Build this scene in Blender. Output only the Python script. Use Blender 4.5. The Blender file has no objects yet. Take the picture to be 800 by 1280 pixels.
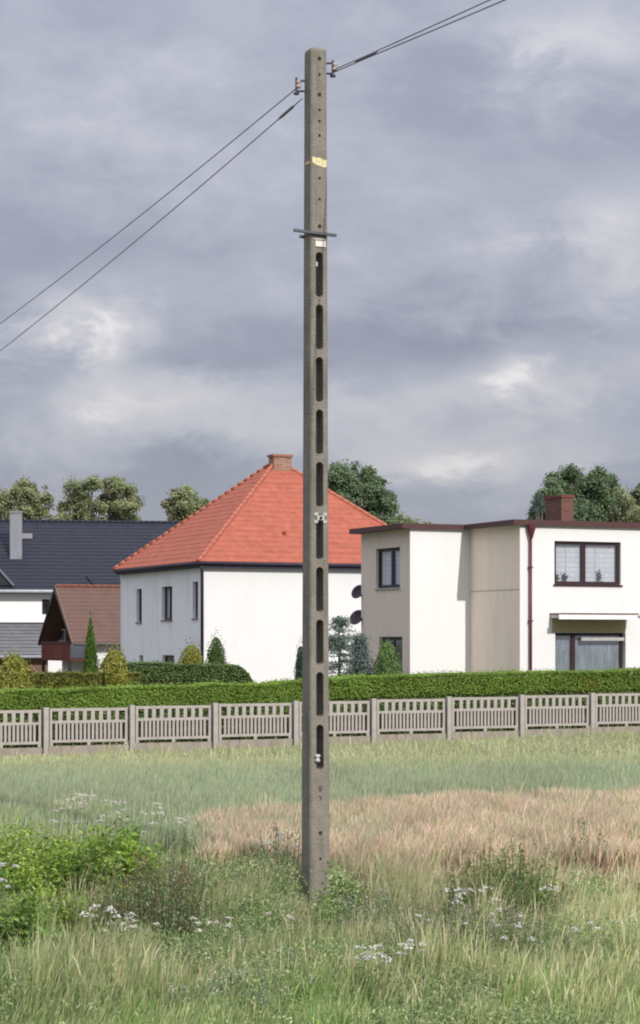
import bpy, bmesh, math, random
import numpy as np
from mathutils import Vector, Matrix

random.seed(7)
RNG = np.random.default_rng(11)
scene = bpy.context.scene
C = scene.collection
R = math.radians

# ------------------------------------------------------------------ camera
F = 2600.0                 # focal length in pixels of the 800x1280 photograph
HOR = 800.0                # row of the horizon
CAMZ = 2.5
cam_d = bpy.data.cameras.new("camera")
cam = bpy.data.objects.new("camera", cam_d); C.objects.link(cam)
cam.location = (0, 0, CAMZ); cam.rotation_euler = (R(90), 0, 0)
cam_d.sensor_fit = 'VERTICAL'; cam_d.sensor_height = 24.0
cam_d.lens = F / 1280 * 24.0
cam_d.shift_y = (HOR - 640) / 1280
cam_d.clip_start = 0.1; cam_d.clip_end = 5000
scene.camera = cam
scene.render.resolution_x = 640; scene.render.resolution_y = 1024

# ------------------------------------------------------------------ light
TH = math.atan(.4424)      # every plot in the street is turned by this angle
SUN_AZ = math.atan2(-.890, .456)     # direction towards the sun in the ground plane
SUN_EL = R(34)
scene.view_settings.view_transform = 'Standard'
scene.view_settings.look = 'None'
scene.view_settings.exposure = 0.5
scene.view_settings.gamma = 1.0

w = bpy.data.worlds.new("World"); scene.world = w; w.use_nodes = True
nt = w.node_tree; N = nt.nodes; L = nt.links; N.clear()
def nd(t, **kw):
    n = N.new(t)
    for k, v in kw.items(): setattr(n, k, v)
    return n
def mth(op, a, b=None, c=None):
    n = nd('ShaderNodeMath', operation=op)
    for i, v in enumerate((a, b, c)):
        if v is None: continue
        if isinstance(v, (int, float)): n.inputs[i].default_value = v
        else: L.new(v, n.inputs[i])
    return n.outputs[0]
sky = nd('ShaderNodeTexSky', sky_type='NISHITA'); sky.sun_disc = False
sky.sun_elevation = SUN_EL; sky.sun_rotation = math.pi/2 - SUN_AZ
bg_sky = nd('ShaderNodeBackground'); bg_sky.inputs[1].default_value = 0.09
L.new(sky.outputs[0], bg_sky.inputs[0])
geo = nd('ShaderNodeTexCoord')
sep = nd('ShaderNodeSeparateXYZ'); L.new(geo.outputs['Generated'], sep.inputs[0])
mp = nd('ShaderNodeMapping'); mp.inputs['Scale'].default_value = (1, 1, 1.9)
L.new(geo.outputs['Generated'], mp.inputs[0])
def noise(scale, detail, rough, off=(0, 0, 0), dist=0.0):
    m2 = nd('ShaderNodeMapping'); m2.inputs['Location'].default_value = off
    L.new(mp.outputs[0], m2.inputs[0])
    n = nd('ShaderNodeTexNoise'); n.inputs['Scale'].default_value = scale
    n.inputs['Detail'].default_value = detail; n.inputs['Roughness'].default_value = rough
    n.inputs['Distortion'].default_value = dist
    L.new(m2.outputs[0], n.inputs['Vector'])
    return n.outputs['Fac']
n_big = noise(7.0, 6, 0.55, (2.3, 1.1, .25), .3)
n_fine = noise(22.0, 8, 0.62, (0, 3.7, .9), .4)
# cloud masses: soft swellings of the deck, bright where it is thin (azimuth, elevation in view directions)
def blob(px, py, rx, ry, amp):
    dx, dz = (px-400)/F, (HOR-py)/F
    u = mth('DIVIDE', sep.outputs[0], mth('MAXIMUM', sep.outputs[1], .2))
    v = mth('DIVIDE', sep.outputs[2], mth('MAXIMUM', sep.outputs[1], .2))
    wob = mth('MULTIPLY', mth('SUBTRACT', n_fine, .5), .10)
    a = mth('DIVIDE', mth('SUBTRACT', mth('ADD', u, wob), dx), rx/F)
    b = mth('DIVIDE', mth('SUBTRACT', mth('ADD', v, mth('MULTIPLY', wob, .5)), dz), ry/F)
    r2 = mth('ADD', mth('MULTIPLY', a, a), mth('MULTIPLY', b, b))
    e = mth('POWER', 2.718, mth('MULTIPLY', r2, -1.0))
    return mth('MULTIPLY', e, amp*1.35)
blobs = [(90, 400, 110, 50, .26), (180, 490, 140, 46, .28), (20, 560, 90, 40, .22), (140, 425, 60, 34, .20),
         (650, 455, 50, 30, .20), (570, 585, 110, 32, .28), (300, 540, 160, 26, .14), (740, 560, 90, 30, .10), (730, 50, 120, 50, .26), (760, 280, 90, 50, .18), (740, 480, 120, 34, .14), (470, 500, 120, 22, .12),
         (380, 440, 260, 40, -.22), (520, 380, 200, 50, -.10), (640, 180, 200, 60, -.10), (420, 620, 500, 50, -.06),
         (60, 300, 200, 60, -.10), (30, 470, 90, 26, -.10), (600, 430, 120, 24, -.18), (200, 590, 120, 20, -.06), (300, 120, 300, 80, .04)]
acc = mth('ADD', mth('MULTIPLY', mth('SUBTRACT', n_big, .5), 1.15), mth('MULTIPLY', mth('SUBTRACT', n_fine, .5), .42))
acc = mth('ADD', acc, .42)
for b in blobs: acc = mth('ADD', acc, blob(*b))
ramp = nd('ShaderNodeValToRGB'); L.new(acc, ramp.inputs[0])
cr = ramp.color_ramp
cr.elements[0].position = 0.0; cr.elements[0].color = (.225, .240, .300, 1)
cr.elements[1].position = 1.0; cr.elements[1].color = (.86, .82, .80, 1)
for p, c in ((.25, (.280, .293, .358, 1)), (.48, (.365, .376, .44, 1)), (.72, (.51, .50, .53, 1))):
    e = cr.elements.new(p); e.color = c
bg_cl = nd('ShaderNodeBackground'); bg_cl.inputs[1].default_value = 1.0
L.new(ramp.outputs[0], bg_cl.inputs[0])
# an overcast deck is brighter towards the zenith
L.new(mth('ADD', mth('ADD', mth('MULTIPLY', mth('MAXIMUM', sep.outputs[2], 0.0), 0.95), .71), mth('MULTIPLY', mth('MAXIMUM', mth('SUBTRACT', sep.outputs[2], .34), 0.0), 2.8)), bg_cl.inputs[1])
mix = nd('ShaderNodeMixShader'); mix.inputs[0].default_value = .93
L.new(bg_sky.outputs[0], mix.inputs[1]); L.new(bg_cl.outputs[0], mix.inputs[2])
wo = nd('ShaderNodeOutputWorld'); L.new(mix.outputs[0], wo.inputs[0])

sd = bpy.data.lights.new("sun", 'SUN'); sd.energy = 2.5; sd.angle = R(0.5); sd.color = (1, .955, .88)
sun = bpy.data.objects.new("sun", sd); C.objects.link(sun)
sdir = Vector((math.cos(SUN_AZ)*math.cos(SUN_EL), math.sin(SUN_AZ)*math.cos(SUN_EL), math.sin(SUN_EL)))
sun.rotation_euler = sdir.to_track_quat('Z', 'Y').to_euler()
sun.location = sdir*60
scene.cycles.filter_width = 2.0

# ------------------------------------------------------------------ helpers
def at(px, py, D):
    """a point of the place, from its bearing and distance as surveyed"""
    return Vector(((px-400)*D/F, D, CAMZ-(py-HOR)*D/F))
def zat(py, D): return CAMZ-(py-HOR)*D/F

def ground_z(x, y):
    t = np.clip((y-24)/22, 0, 1); t = t*t*(3-2*t)
    k = np.clip((90-y)/30, 0, 1)
    return t*k*(.0143*np.clip(x, -25, 25)-.09) - .35*np.clip((y-66)/20, 0, 1)

MATS = {}
def mat(name, col, rough=.85, var=.12, scale=6.0, bump=.0, bscale=None, spec=.3, metal=0, stain=None, stain_scale=(.6, .6, .25), stain_amt=.3, vstretch=None):
    if name in MATS: return MATS[name]
    m = bpy.data.materials.new(name); m.use_nodes = True
    t = m.node_tree; b = t.nodes['Principled BSDF']
    b.inputs['Roughness'].default_value = rough; b.inputs['Metallic'].default_value = metal
    b.inputs['Specular IOR Level'].default_value = spec
    tc = t.nodes.new('ShaderNodeTexCoord')
    mpp = t.nodes.new('ShaderNodeMapping'); t.links.new(tc.outputs['Object'], mpp.inputs[0])
    if vstretch: mpp.inputs['Scale'].default_value = vstretch
    n = t.nodes.new('ShaderNodeTexNoise'); n.inputs['Scale'].default_value = scale
    n.inputs['Detail'].default_value = 8; n.inputs['Roughness'].default_value = .65
    t.links.new(mpp.outputs[0], n.inputs['Vector'])
    rp = t.nodes.new('ShaderNodeValToRGB')
    rp.color_ramp.elements[0].position = .3; rp.color_ramp.elements[1].position = .7
    rp.color_ramp.elements[0].color = tuple(max(0, c*(1-var)) for c in col)+(1,)
    rp.color_ramp.elements[1].color = tuple(min(1, c*(1+var)) for c in col)+(1,)
    t.links.new(n.outputs['Fac'], rp.inputs[0])
    out = rp.outputs[0]
    if stain:
        m2 = t.nodes.new('ShaderNodeMapping'); m2.inputs['Scale'].default_value = stain_scale
        t.links.new(tc.outputs['Object'], m2.inputs[0])
        n2 = t.nodes.new('ShaderNodeTexNoise'); n2.inputs['Scale'].default_value = 3.0; n2.inputs['Detail'].default_value = 7
        t.links.new(m2.outputs[0], n2.inputs['Vector'])
        r2 = t.nodes.new('ShaderNodeValToRGB'); r2.color_ramp.elements[0].position = .5; r2.color_ramp.elements[1].position = .75
        r2.color_ramp.elements[0].color = (0, 0, 0, 1); r2.color_ramp.elements[1].color = (stain_amt,)*3+(1,)
        t.links.new(n2.outputs['Fac'], r2.inputs[0])
        mx = t.nodes.new('ShaderNodeMixRGB'); mx.inputs[2].default_value = tuple(stain)+(1,)
        t.links.new(r2.outputs[0], mx.inputs[0]); t.links.new(out, mx.inputs[1]); out = mx.outputs[0]
    t.links.new(out, b.inputs['Base Color'])
    if bump:
        nb = t.nodes.new('ShaderNodeTexNoise'); nb.inputs['Scale'].default_value = bscale or scale*5; nb.inputs['Detail'].default_value = 5
        t.links.new(tc.outputs['Object'], nb.inputs['Vector'])
        bp = t.nodes.new('ShaderNodeBump'); bp.inputs['Strength'].default_value = bump; bp.inputs['Distance'].default_value = .02
        t.links.new(nb.outputs['Fac'], bp.inputs['Height']); t.links.new(bp.outputs[0], b.inputs['Normal'])
    MATS[name] = m
    return m

def leafmat(name, transl=.3, rough=.6):
    if name in MATS: return MATS[name]
    m = bpy.data.materials.new(name); m.use_nodes = True
    t = m.node_tree; b = t.nodes['Principled BSDF']; o = t.nodes['Material Output']
    a = t.nodes.new('ShaderNodeAttribute'); a.attribute_name = 'hue'
    b.inputs['Roughness'].default_value = rough; b.inputs['Specular IOR Level'].default_value = .25
    t.links.new(a.outputs['Color'], b.inputs['Base Color'])
    tr = t.nodes.new('ShaderNodeBsdfTranslucent'); t.links.new(a.outputs['Color'], tr.inputs[0])
    mx = t.nodes.new('ShaderNodeMixShader'); mx.inputs[0].default_value = transl
    t.links.new(b.outputs[0], mx.inputs[1]); t.links.new(tr.outputs[0], mx.inputs[2]); t.links.new(mx.outputs[0], o.inputs[0])
    MATS[name] = m
    return m

def glass(name='window_glass', tint=(.95, .96, .97)):
    if name in MATS: return MATS[name]
    m = bpy.data.materials.new(name); m.use_nodes = True
    t = m.node_tree; t.nodes.clear()
    o = t.nodes.new('ShaderNodeOutputMaterial')
    g = t.nodes.new('ShaderNodeBsdfGlossy'); g.inputs['Roughness'].default_value = .03; g.inputs['Color'].default_value = (.9, .93, 1, 1)
    tr = t.nodes.new('ShaderNodeBsdfTransparent'); tr.inputs[0].default_value = tint+(1,)
    fr = t.nodes.new('ShaderNodeValue'); fr.outputs[0].default_value = .14
    mx = t.nodes.new('ShaderNodeMixShader')
    t.links.new(fr.outputs[0], mx.inputs[0]); t.links.new(tr.outputs[0], mx.inputs[1]); t.links.new(g.outputs[0], mx.inputs[2])
    t.links.new(mx.outputs[0], o.inputs[0])
    MATS[name] = m
    return m

def tag(o, label=None, cat=None, group=None, kind=None):
    if label: o['label'] = label
    if cat: o['category'] = cat
    if group: o['group'] = group
    if kind: o['kind'] = kind
    return o

def thing(name, label, cat, loc=(0, 0, 0), rz=0, group=None):
    o = bpy.data.objects.new(name, None); C.objects.link(o)
    o.empty_display_size = .2
    o.location = loc; o.rotation_euler = (0, 0, rz)
    return tag(o, label, cat, group)

def link_mesh(name, verts, faces, m=None, parent=None, smooth=False, cols=None):
    me = bpy.data.meshes.new(name)
    if isinstance(verts, np.ndarray):
        nv = len(verts); sizes = np.array([len(f) for f in faces]) if not isinstance(faces, tuple) else None
        if sizes is None:
            flat, sizes = faces
        else:
            flat = np.concatenate([np.asarray(f) for f in faces])
        me.vertices.add(nv); me.vertices.foreach_set('co', verts.astype(np.float32).ravel())
        me.loops.add(len(flat)); me.loops.foreach_set('vertex_index', flat.astype(np.int32))
        starts = np.concatenate([[0], np.cumsum(sizes)[:-1]]).astype(np.int32)
        me.polygons.add(len(sizes)); me.polygons.foreach_set('loop_start', starts)
        try: me.polygons.foreach_set('loop_total', sizes.astype(np.int32))
        except Exception: pass
        me.update(calc_edges=True); me.validate()
    else:
        me.from_pydata([tuple(v) for v in verts], [], faces); me.update()
    if cols is not None:
        at_ = me.color_attributes.new('hue', 'FLOAT_COLOR', 'POINT')
        c4 = np.ones((len(cols), 4), np.float32); c4[:, :3] = cols
        at_.data.foreach_set('color', c4.ravel())
    if smooth: me.polygons.foreach_set('use_smooth', [True]*len(me.polygons))
    if m: me.materials.append(m)
    o = bpy.data.objects.new(name, me); C.objects.link(o)
    if parent: o.parent = parent
    return o

class MB:
    """collects shapes and links them as ONE mesh object"""
    def __init__(s): s.v = []; s.f = []
    def box(s, x0, x1, y0, y1, z0, z1, M=None):
        b = len(s.v)
        for z in (z0, z1):
            for x, y in ((x0, y0), (x1, y0), (x1, y1), (x0, y1)):
                p = Vector((x, y, z)); s.v.append(M @ p if M else p)
        s.f += [tuple(b+i for i in q) for q in ((3, 2, 1, 0), (4, 5, 6, 7), (0, 1, 5, 4), (1, 2, 6, 5), (2, 3, 7, 6), (3, 0, 4, 7))]
        return s
    def poly(s, pts):
        b = len(s.v); s.v += [Vector(p) for p in pts]; s.f.append(tuple(range(b, b+len(pts)))); return s
    def prism(s, pts, vec):
        """solid from a planar outline pushed along vec"""
        b = len(s.v); n = len(pts); vec = Vector(vec)
        s.v += [Vector(p) for p in pts] + [Vector(p)+vec for p in pts]
        s.f.append(tuple(b+i for i in range(n-1, -1, -1))); s.f.append(tuple(b+n+i for i in range(n)))
        for i in range(n):
            j = (i+1) % n; s.f.append((b+i, b+j, b+n+j, b+n+i))
        return s
    def tube(s, pts, r, seg=8, cap=True):
        pts = [Vector(p) for p in pts]; b = len(s.v); n = len(pts)
        rs = r if isinstance(r, (list, tuple)) else [r]*n
        for i, p in enumerate(pts):
            d = (pts[min(i+1, n-1)]-pts[max(i-1, 0)]).normalized()
            a = d.orthogonal() if abs(d.z) > .9 else d.cross(Vector((0, 0, 1)))
            a.normalize(); c = d.cross(a)
            for k in range(seg):
                t = 2*math.pi*k/seg; s.v.append(p+(a*math.cos(t)+c*math.sin(t))*rs[i])
        for i in range(n-1):
            for k in range(seg):
                k2 = (k+1) % seg
                s.f.append((b+i*seg+k, b+i*seg+k2, b+(i+1)*seg+k2, b+(i+1)*seg+k))
        if cap:
            s.f.append(tuple(b+k for k in range(seg-1, -1, -1))); s.f.append(tuple(b+(n-1)*seg+k for k in range(seg)))
        return s
    def lathe(s, prof, seg=14, M=None):
        b = len(s.v); n = len(prof)
        for r, z in prof:
            for k in range(seg):
                t = 2*math.pi*k/seg; p = Vector((r*math.cos(t), r*math.sin(t), z)); s.v.append(M @ p if M else p)
        for i in range(n-1):
            for k in range(seg):
                k2 = (k+1) % seg; s.f.append((b+i*seg+k, b+i*seg+k2, b+(i+1)*seg+k2, b+(i+1)*seg+k))
        s.f.append(tuple(b+k for k in range(seg-1, -1, -1))); s.f.append(tuple(b+(n-1)*seg+k for k in range(seg)))
        return s
    def build(s, name, m, parent=None, smooth=False, bevel=0):
        o = link_mesh(name, s.v, s.f, m, parent, smooth)
        bm = bmesh.new(); bm.from_mesh(o.data); bmesh.ops.recalc_face_normals(bm, faces=bm.faces)
        bm.to_mesh(o.data); bm.free()
        if bevel:
            md = o.modifiers.new('bevel', 'BEVEL'); md.width = bevel; md.segments = 2; md.limit_method = 'ANGLE'
        return o

def wall(name, m, parent, plane, a0, a1, z0, z1, off, th, holes=()):
    """a wall with real openings. plane 'x': runs along x, outside is -y at y=off; plane 'y': runs along y, outside is -x at x=off"""
    xs = sorted(set([a0, a1]+[h[0] for h in holes]+[h[1] for h in holes]))
    zs = sorted(set([z0, z1]+[h[2] for h in holes]+[h[3] for h in holes]))
    def P(a, d, z): return Vector((a, off+d, z)) if plane == 'x' else Vector((off+d, a, z))
    solid = {}
    for i in range(len(xs)-1):
        for j in range(len(zs)-1):
            cx, cz = (xs[i]+xs[i+1])/2, (zs[j]+zs[j+1])/2
            solid[i, j] = not any(h[0] < cx < h[1] and h[2] < cz < h[3] for h in holes)
    mb = MB()
    for (i, j), s in solid.items():
        if not s: continue
        A, B, Z, Y = xs[i], xs[i+1], zs[j], zs[j+1]
        mb.poly([P(A, 0, Z), P(B, 0, Z), P(B, 0, Y), P(A, 0, Y)]); mb.poly([P(A, th, Z), P(A, th, Y), P(B, th, Y), P(B, th, Z)])
        for di, dj, q in ((-1, 0, (A, Z, A, Y)), (1, 0, (B, Z, B, Y)), (0, -1, (A, Z, B, Z)), (0, 1, (A, Y, B, Y))):
            if not solid.get((i+di, j+dj), False):
                mb.poly([P(q[0], 0, q[1]), P(q[2], 0, q[3]), P(q[2], th, q[3]), P(q[0], th, q[1])])
    me = mb.build(name, m, parent)
    bm = bmesh.new(); bm.from_mesh(me.data); bmesh.ops.remove_doubles(bm, verts=bm.verts, dist=1e-4)
    bmesh.ops.recalc_face_normals(bm, faces=bm.faces); bm.to_mesh(me.data); bm.free()
    return me

def window(parent, plane, off, a0, a1, z0, z1, fm, mullions=(), fw=.07, depth=.10, curtain=None, sill=True, sillm=None, dark=True, name='window'):
    """frame, panes, curtain and sill set back in a wall opening"""
    def box(mb, A, B, d0, d1, Z, Y):
        if plane == 'x': mb.box(A, B, off+d0, off+d1, Z, Y)
        else: mb.box(off+d0, off+d1, A, B, Z, Y)
    e = .004
    mb = MB(); d0, d1 = depth, depth+.06
    box(mb, a0+e, a1-e, d0, d1, z1-fw, z1-e); box(mb, a0+e, a1-e, d0, d1, z0+e, z0+fw)
    box(mb, a0+e, a0+fw, d0+.001, d1-.001, z0+fw, z1-fw); box(mb, a1-fw, a1-e, d0+.001, d1-.001, z0+fw, z1-fw)
    for u in mullions: box(mb, u-fw*.75, u+fw*.75, d0+.001, d1-.001, z0+fw, z1-fw)
    f = mb.build(name, fm, parent)
    ed = [a0+fw]+[x for u in mullions for x in (u-fw*.75, u+fw*.75)]+[a1-fw]
    for k in range(0, len(ed), 2):
        g = MB(); box(g, ed[k], ed[k+1], d0+.025, d0+.031, z0+fw, z1-fw); g.build('pane', glass(), f)
    if curtain:
        for k in range(0, len(ed), 2):
            A, B = ed[k]-.02, ed[k+1]+.02; n = max(10, int((B-A)/.03)); vs = []; fs = []
            for i in range(n+1):
                a = A+(B-A)*i/n; d = d1+.05+.018*math.sin(i*2.1)+.01*math.sin(i*.7)
                for Z in (z0+.02, z1-.02):
                    vs.append((a, off+d, Z) if plane == 'x' else (off+d, a, Z))
            for i in range(n): fs.append((2*i, 2*i+2, 2*i+3, 2*i+1))
            link_mesh('curtain', vs, fs, curtain, f, True)
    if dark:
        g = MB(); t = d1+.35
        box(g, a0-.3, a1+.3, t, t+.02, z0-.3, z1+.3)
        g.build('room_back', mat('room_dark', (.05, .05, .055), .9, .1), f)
    if sill:
        g = MB(); box(g, a0-.05, a1+.05, -.05, depth-.005, z0-.04, z0-.001)
        g.build('sill', sillm or fm, f)
    return f

def hitu(px, ox, oy, dx, dy):
    """distance along a wall line at which it crosses a bearing"""
    k = (px-400)/F
    return (k*oy-ox)/(dx-k*dy)
U = (math.cos(TH), math.sin(TH)); V = (-math.sin(TH), math.cos(TH))

# value noise for clumping
def vnoise(x, y, s, seed=0):
    g = np.random.default_rng(seed).random((64, 64))
    X = np.asarray(x)*s+100; Y = np.asarray(y)*s+100
    i = np.floor(X).astype(int); j = np.floor(Y).astype(int); fx = X-i; fy = Y-j
    fx = fx*fx*(3-2*fx); fy = fy*fy*(3-2*fy)
    i0, i1, j0, j1 = i % 64, (i+1) % 64, j % 64, (j+1) % 64
    return (g[i0, j0]*(1-fx)+g[i1, j0]*fx)*(1-fy)+(g[i0, j1]*(1-fx)+g[i1, j1]*fx)*fy

def leaves(name, cen, size, cols, parent=None, m=None, up=.35, aspect=.6, droop=None, out=None):
    """many small leaf faces (pointed rhombs folded a little)"""
    n = len(cen); size = np.broadcast_to(np.asarray(size, float), (n,))
    nrm = RNG.normal(size=(n, 3)); nrm[:, 2] += up*2
    if out is not None: nrm += out*1.3
    nrm /= np.linalg.norm(nrm, axis=1, keepdims=True)
    t = RNG.normal(size=(n, 3))
    if droop is not None: t = t*.6+droop
    t -= (t*nrm).sum(1, keepdims=True)*nrm; t /= np.linalg.norm(t, axis=1, keepdims=True)+1e-9
    b = np.cross(nrm, t)
    s = size[:, None]
    v = np.stack([cen-t*s*.5, cen+b*s*.5*aspect+nrm*s*.08, cen+t*s*.5, cen-b*s*.5*aspect+nrm*s*.08], 1).reshape(-1, 3)
    idx = np.arange(n)[:, None]*4
    faces = np.concatenate([idx+0, idx+1, idx+2, idx+3], 1).ravel()
    o = link_mesh(name, v, (faces, np.full(n, 4)), m or leafmat('leaf'), parent, cols=np.repeat(cols, 4, 0))
    return o

def blades(name, base, h, lean, wid, cols, parent=None, m=None, head=None):
    """grass blades: tapering bent strips; head = relative width of a seed head near the tip"""
    n = len(base)
    ang = RNG.random(n)*math.pi
    side = np.stack([np.cos(ang), np.sin(ang), np.zeros(n)], 1)*(wid[:, None]*.5)
    hz = np.zeros((n, 3)); hz[:, 2] = h
    p1 = base+hz*.45+lean*.22; p2 = base+hz*.8+lean*.62; p3 = base+hz*(.98)+lean
    hw = np.ones(n)*.75 if head is None else head
    v = np.stack([base-side, base+side, p1-side*.85, p1+side*.85, p2-side*hw[:, None], p2+side*hw[:, None], p3], 1).reshape(-1, 3)
    i = np.arange(n)[:, None]*7
    q = np.concatenate([i, i+1, i+3, i+2, i+2, i+3, i+5, i+4, i+4, i+5, i+6], 1).ravel()
    sz = np.tile([4, 4, 3], n)
    return link_mesh(name, v, (q, sz), m or leafmat('grass_blade', .35), parent, cols=np.repeat(cols, 7, 0))

def pick(cols, n, jit=.12, wts=None):
    c = np.array(cols, float); k = RNG.choice(len(c), n, p=wts)
    o = c[k]*(1+RNG.normal(size=(n, 1))*jit)*(1+RNG.normal(size=(n, 3))*.04)
    return np.clip(o, .005, .9)

# ------------------------------------------------------------------ ground
def build_ground():
    xs = np.concatenate([[-900, -300, -100, -50], np.linspace(-30, 30, 61), [50, 100, 300, 900]])
    ys = np.concatenate([[-200, -50, -10], np.linspace(0, 100, 101), [120, 160, 250, 500, 1200, 2500]])
    X, Y = np.meshgrid(xs, ys); Z = ground_z(X, Y)
    near = np.clip((56-Y)/10, 0, 1)
    Z = Z+near*(vnoise(X, Y, .4, 3)-.5)*.06
    v = np.stack([X, Y, Z], -1).reshape(-1, 3); nx = len(xs)
    idx = np.array([(j*nx+i, j*nx+i+1, (j+1)*nx+i+1, (j+1)*nx+i) for j in range(len(ys)-1) for i in range(nx-1)])
    m = mat('field_soil', (.095, .10, .048), .95, .35, 1.2, .4, 12, stain=(.14, .11, .07), stain_amt=.7, stain_scale=(.3, .3, .3))
    o = link_mesh('ground', v, (idx.ravel(), np.full(len(idx), 4)), m, smooth=True)
    tag(o, kind='structure')
build_ground()

# ------------------------------------------------------------------ materials of the buildings
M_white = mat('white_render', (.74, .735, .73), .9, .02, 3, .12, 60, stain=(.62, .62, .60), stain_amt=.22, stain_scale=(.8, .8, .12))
M_sideW = mat('white_render_shade_tint', (.80, .81, .83), .9, .03, 3, .12, 60, stain=(.5, .51, .52), stain_amt=.35, stain_scale=(.8, .8, .15))  # shaded-side copy of the white paint; skylight tint put into the colour
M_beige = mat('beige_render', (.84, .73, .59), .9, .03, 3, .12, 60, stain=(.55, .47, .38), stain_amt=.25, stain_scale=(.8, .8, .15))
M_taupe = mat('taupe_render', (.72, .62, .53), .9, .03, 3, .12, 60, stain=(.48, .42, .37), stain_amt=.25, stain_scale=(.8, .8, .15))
M_maroon = mat('maroon_trim', (.085, .038, .040), .5, .12, 8)
M_navy = mat('dark_eaves_paint', (.035, .032, .055), .6, .1, 8)
M_pipe = mat('maroon_pipe', (.11, .030, .036), .4, .12, 8)
M_frame = mat('dark_window_frame', (.040, .020, .024), .45, .1, 8)
M_frameg = mat('charcoal_window_frame', (.022, .025, .035), .45, .1, 8)
M_orange = mat('orange_roof_tile', (.355, .103, .064), .85, .20, 3.5, .15, 30, stain=(.25, .085, .055), stain_amt=.55, stain_scale=(.9, .9, .9))
M_ridge = mat('ridge_tile', (.40, .14, .09), .8, .14, 4)
M_dark = mat('dark_roof_tile', (.022, .025, .036), .7, .15, 2.5, .1, 30, spec=.25)
M_brown = mat('brown_roof_tile', (.125, .075, .060), .85, .12, 2.5, .1, 30)
M_brick = None
def brick(name, c1, c2, mortar, off=(0, 0, 0)):
    m = bpy.data.materials.new(name); m.use_nodes = True
    t = m.node_tree; b = t.nodes['Principled BSDF']; b.inputs['Roughness'].default_value = .9
    tc = t.nodes.new('ShaderNodeTexCoord'); g = t.nodes.new('ShaderNodeSeparateXYZ'); t.links.new(tc.outputs['Object'], g.inputs[0])
    ad = t.nodes.new('ShaderNodeMath'); t.links.new(g.outputs[0], ad.inputs[0]); t.links.new(g.outputs[1], ad.inputs[1])
    cb = t.nodes.new('ShaderNodeCombineXYZ'); t.links.new(ad.outputs[0], cb.inputs[0]); t.links.new(g.outputs[2], cb.inputs[1])
    bk = t.nodes.new('ShaderNodeTexBrick'); bk.inputs['Scale'].default_value = 1.0
    w_, h_, g_ = off if off[0] else (.26, .075, .008)
    bk.inputs['Brick Width'].default_value = w_; bk.inputs['Row Height'].default_value = h_; bk.inputs['Mortar Size'].default_value = g_
    bk.offset = 0.0 if off[0] else 0.5
    bk.inputs['Color1'].default_value = c1+(1,); bk.inputs['Color2'].default_value = c2+(1,); bk.inputs['Mortar'].default_value = mortar+(1,)
    t.links.new(cb.outputs[0], bk.inputs['Vector']); t.links.new(bk.outputs['Color'], b.inputs['Base Color'])
    return m
M_brick = brick('chimney_brick', (.17, .065, .048), (.11, .042, .035), (.15, .11, .09))
M_curt = brick('lace_curtain', (.80, .80, .80), (.70, .70, .72), (.58, .58, .60), (.17, .15, .014))
M_brick2 = brick('pale_chimney_brick', (.34, .18, .12), (.24, .10, .07), (.30, .26, .22))

# roof slope with real stepped tile courses: quad p0 p1 (eave) p2 p3 (top)
def courses(name, p0, p1, p2, p3, m, parent, step=.33, lift=.035, wave=0):
    p0, p1, p2, p3 = map(Vector, (p0, p1, p2, p3))
    nrm = (p1-p0).cross(p3-p0).normalized()
    if nrm.z < 0: nrm = -nrm
    Ln = ((p3+p2)/2-(p0+p1)/2).length; n = max(3, round(Ln/step)); mb = MB()
    rnd = random.Random(5)
    for i in range(n):
        a, b = i/n, (i+1)/n
        l0, r0 = p0.lerp(p3, a), p1.lerp(p2, a); l1, r1 = p0.lerp(p3, b), p1.lerp(p2, b)
        wd = (r0-l0).length; k = max(1, int(wd/.30))
        for q in range(k):
            s, t = q/k, (q+1)/k; j = lift*(1+rnd.uniform(-.25, .25))
            A, B, D_, E = l0.lerp(r0, s), l0.lerp(r0, t), l1.lerp(r1, t), l1.lerp(r1, s)
            mb.poly([A+nrm*j, B+nrm*j, D_+nrm*.004, E+nrm*.004]); mb.poly([A, B, B+nrm*j, A+nrm*j])
    o = link_mesh(name, mb.v, mb.f, m, parent)
    o['kind'] = 'stuff'
    return o

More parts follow.
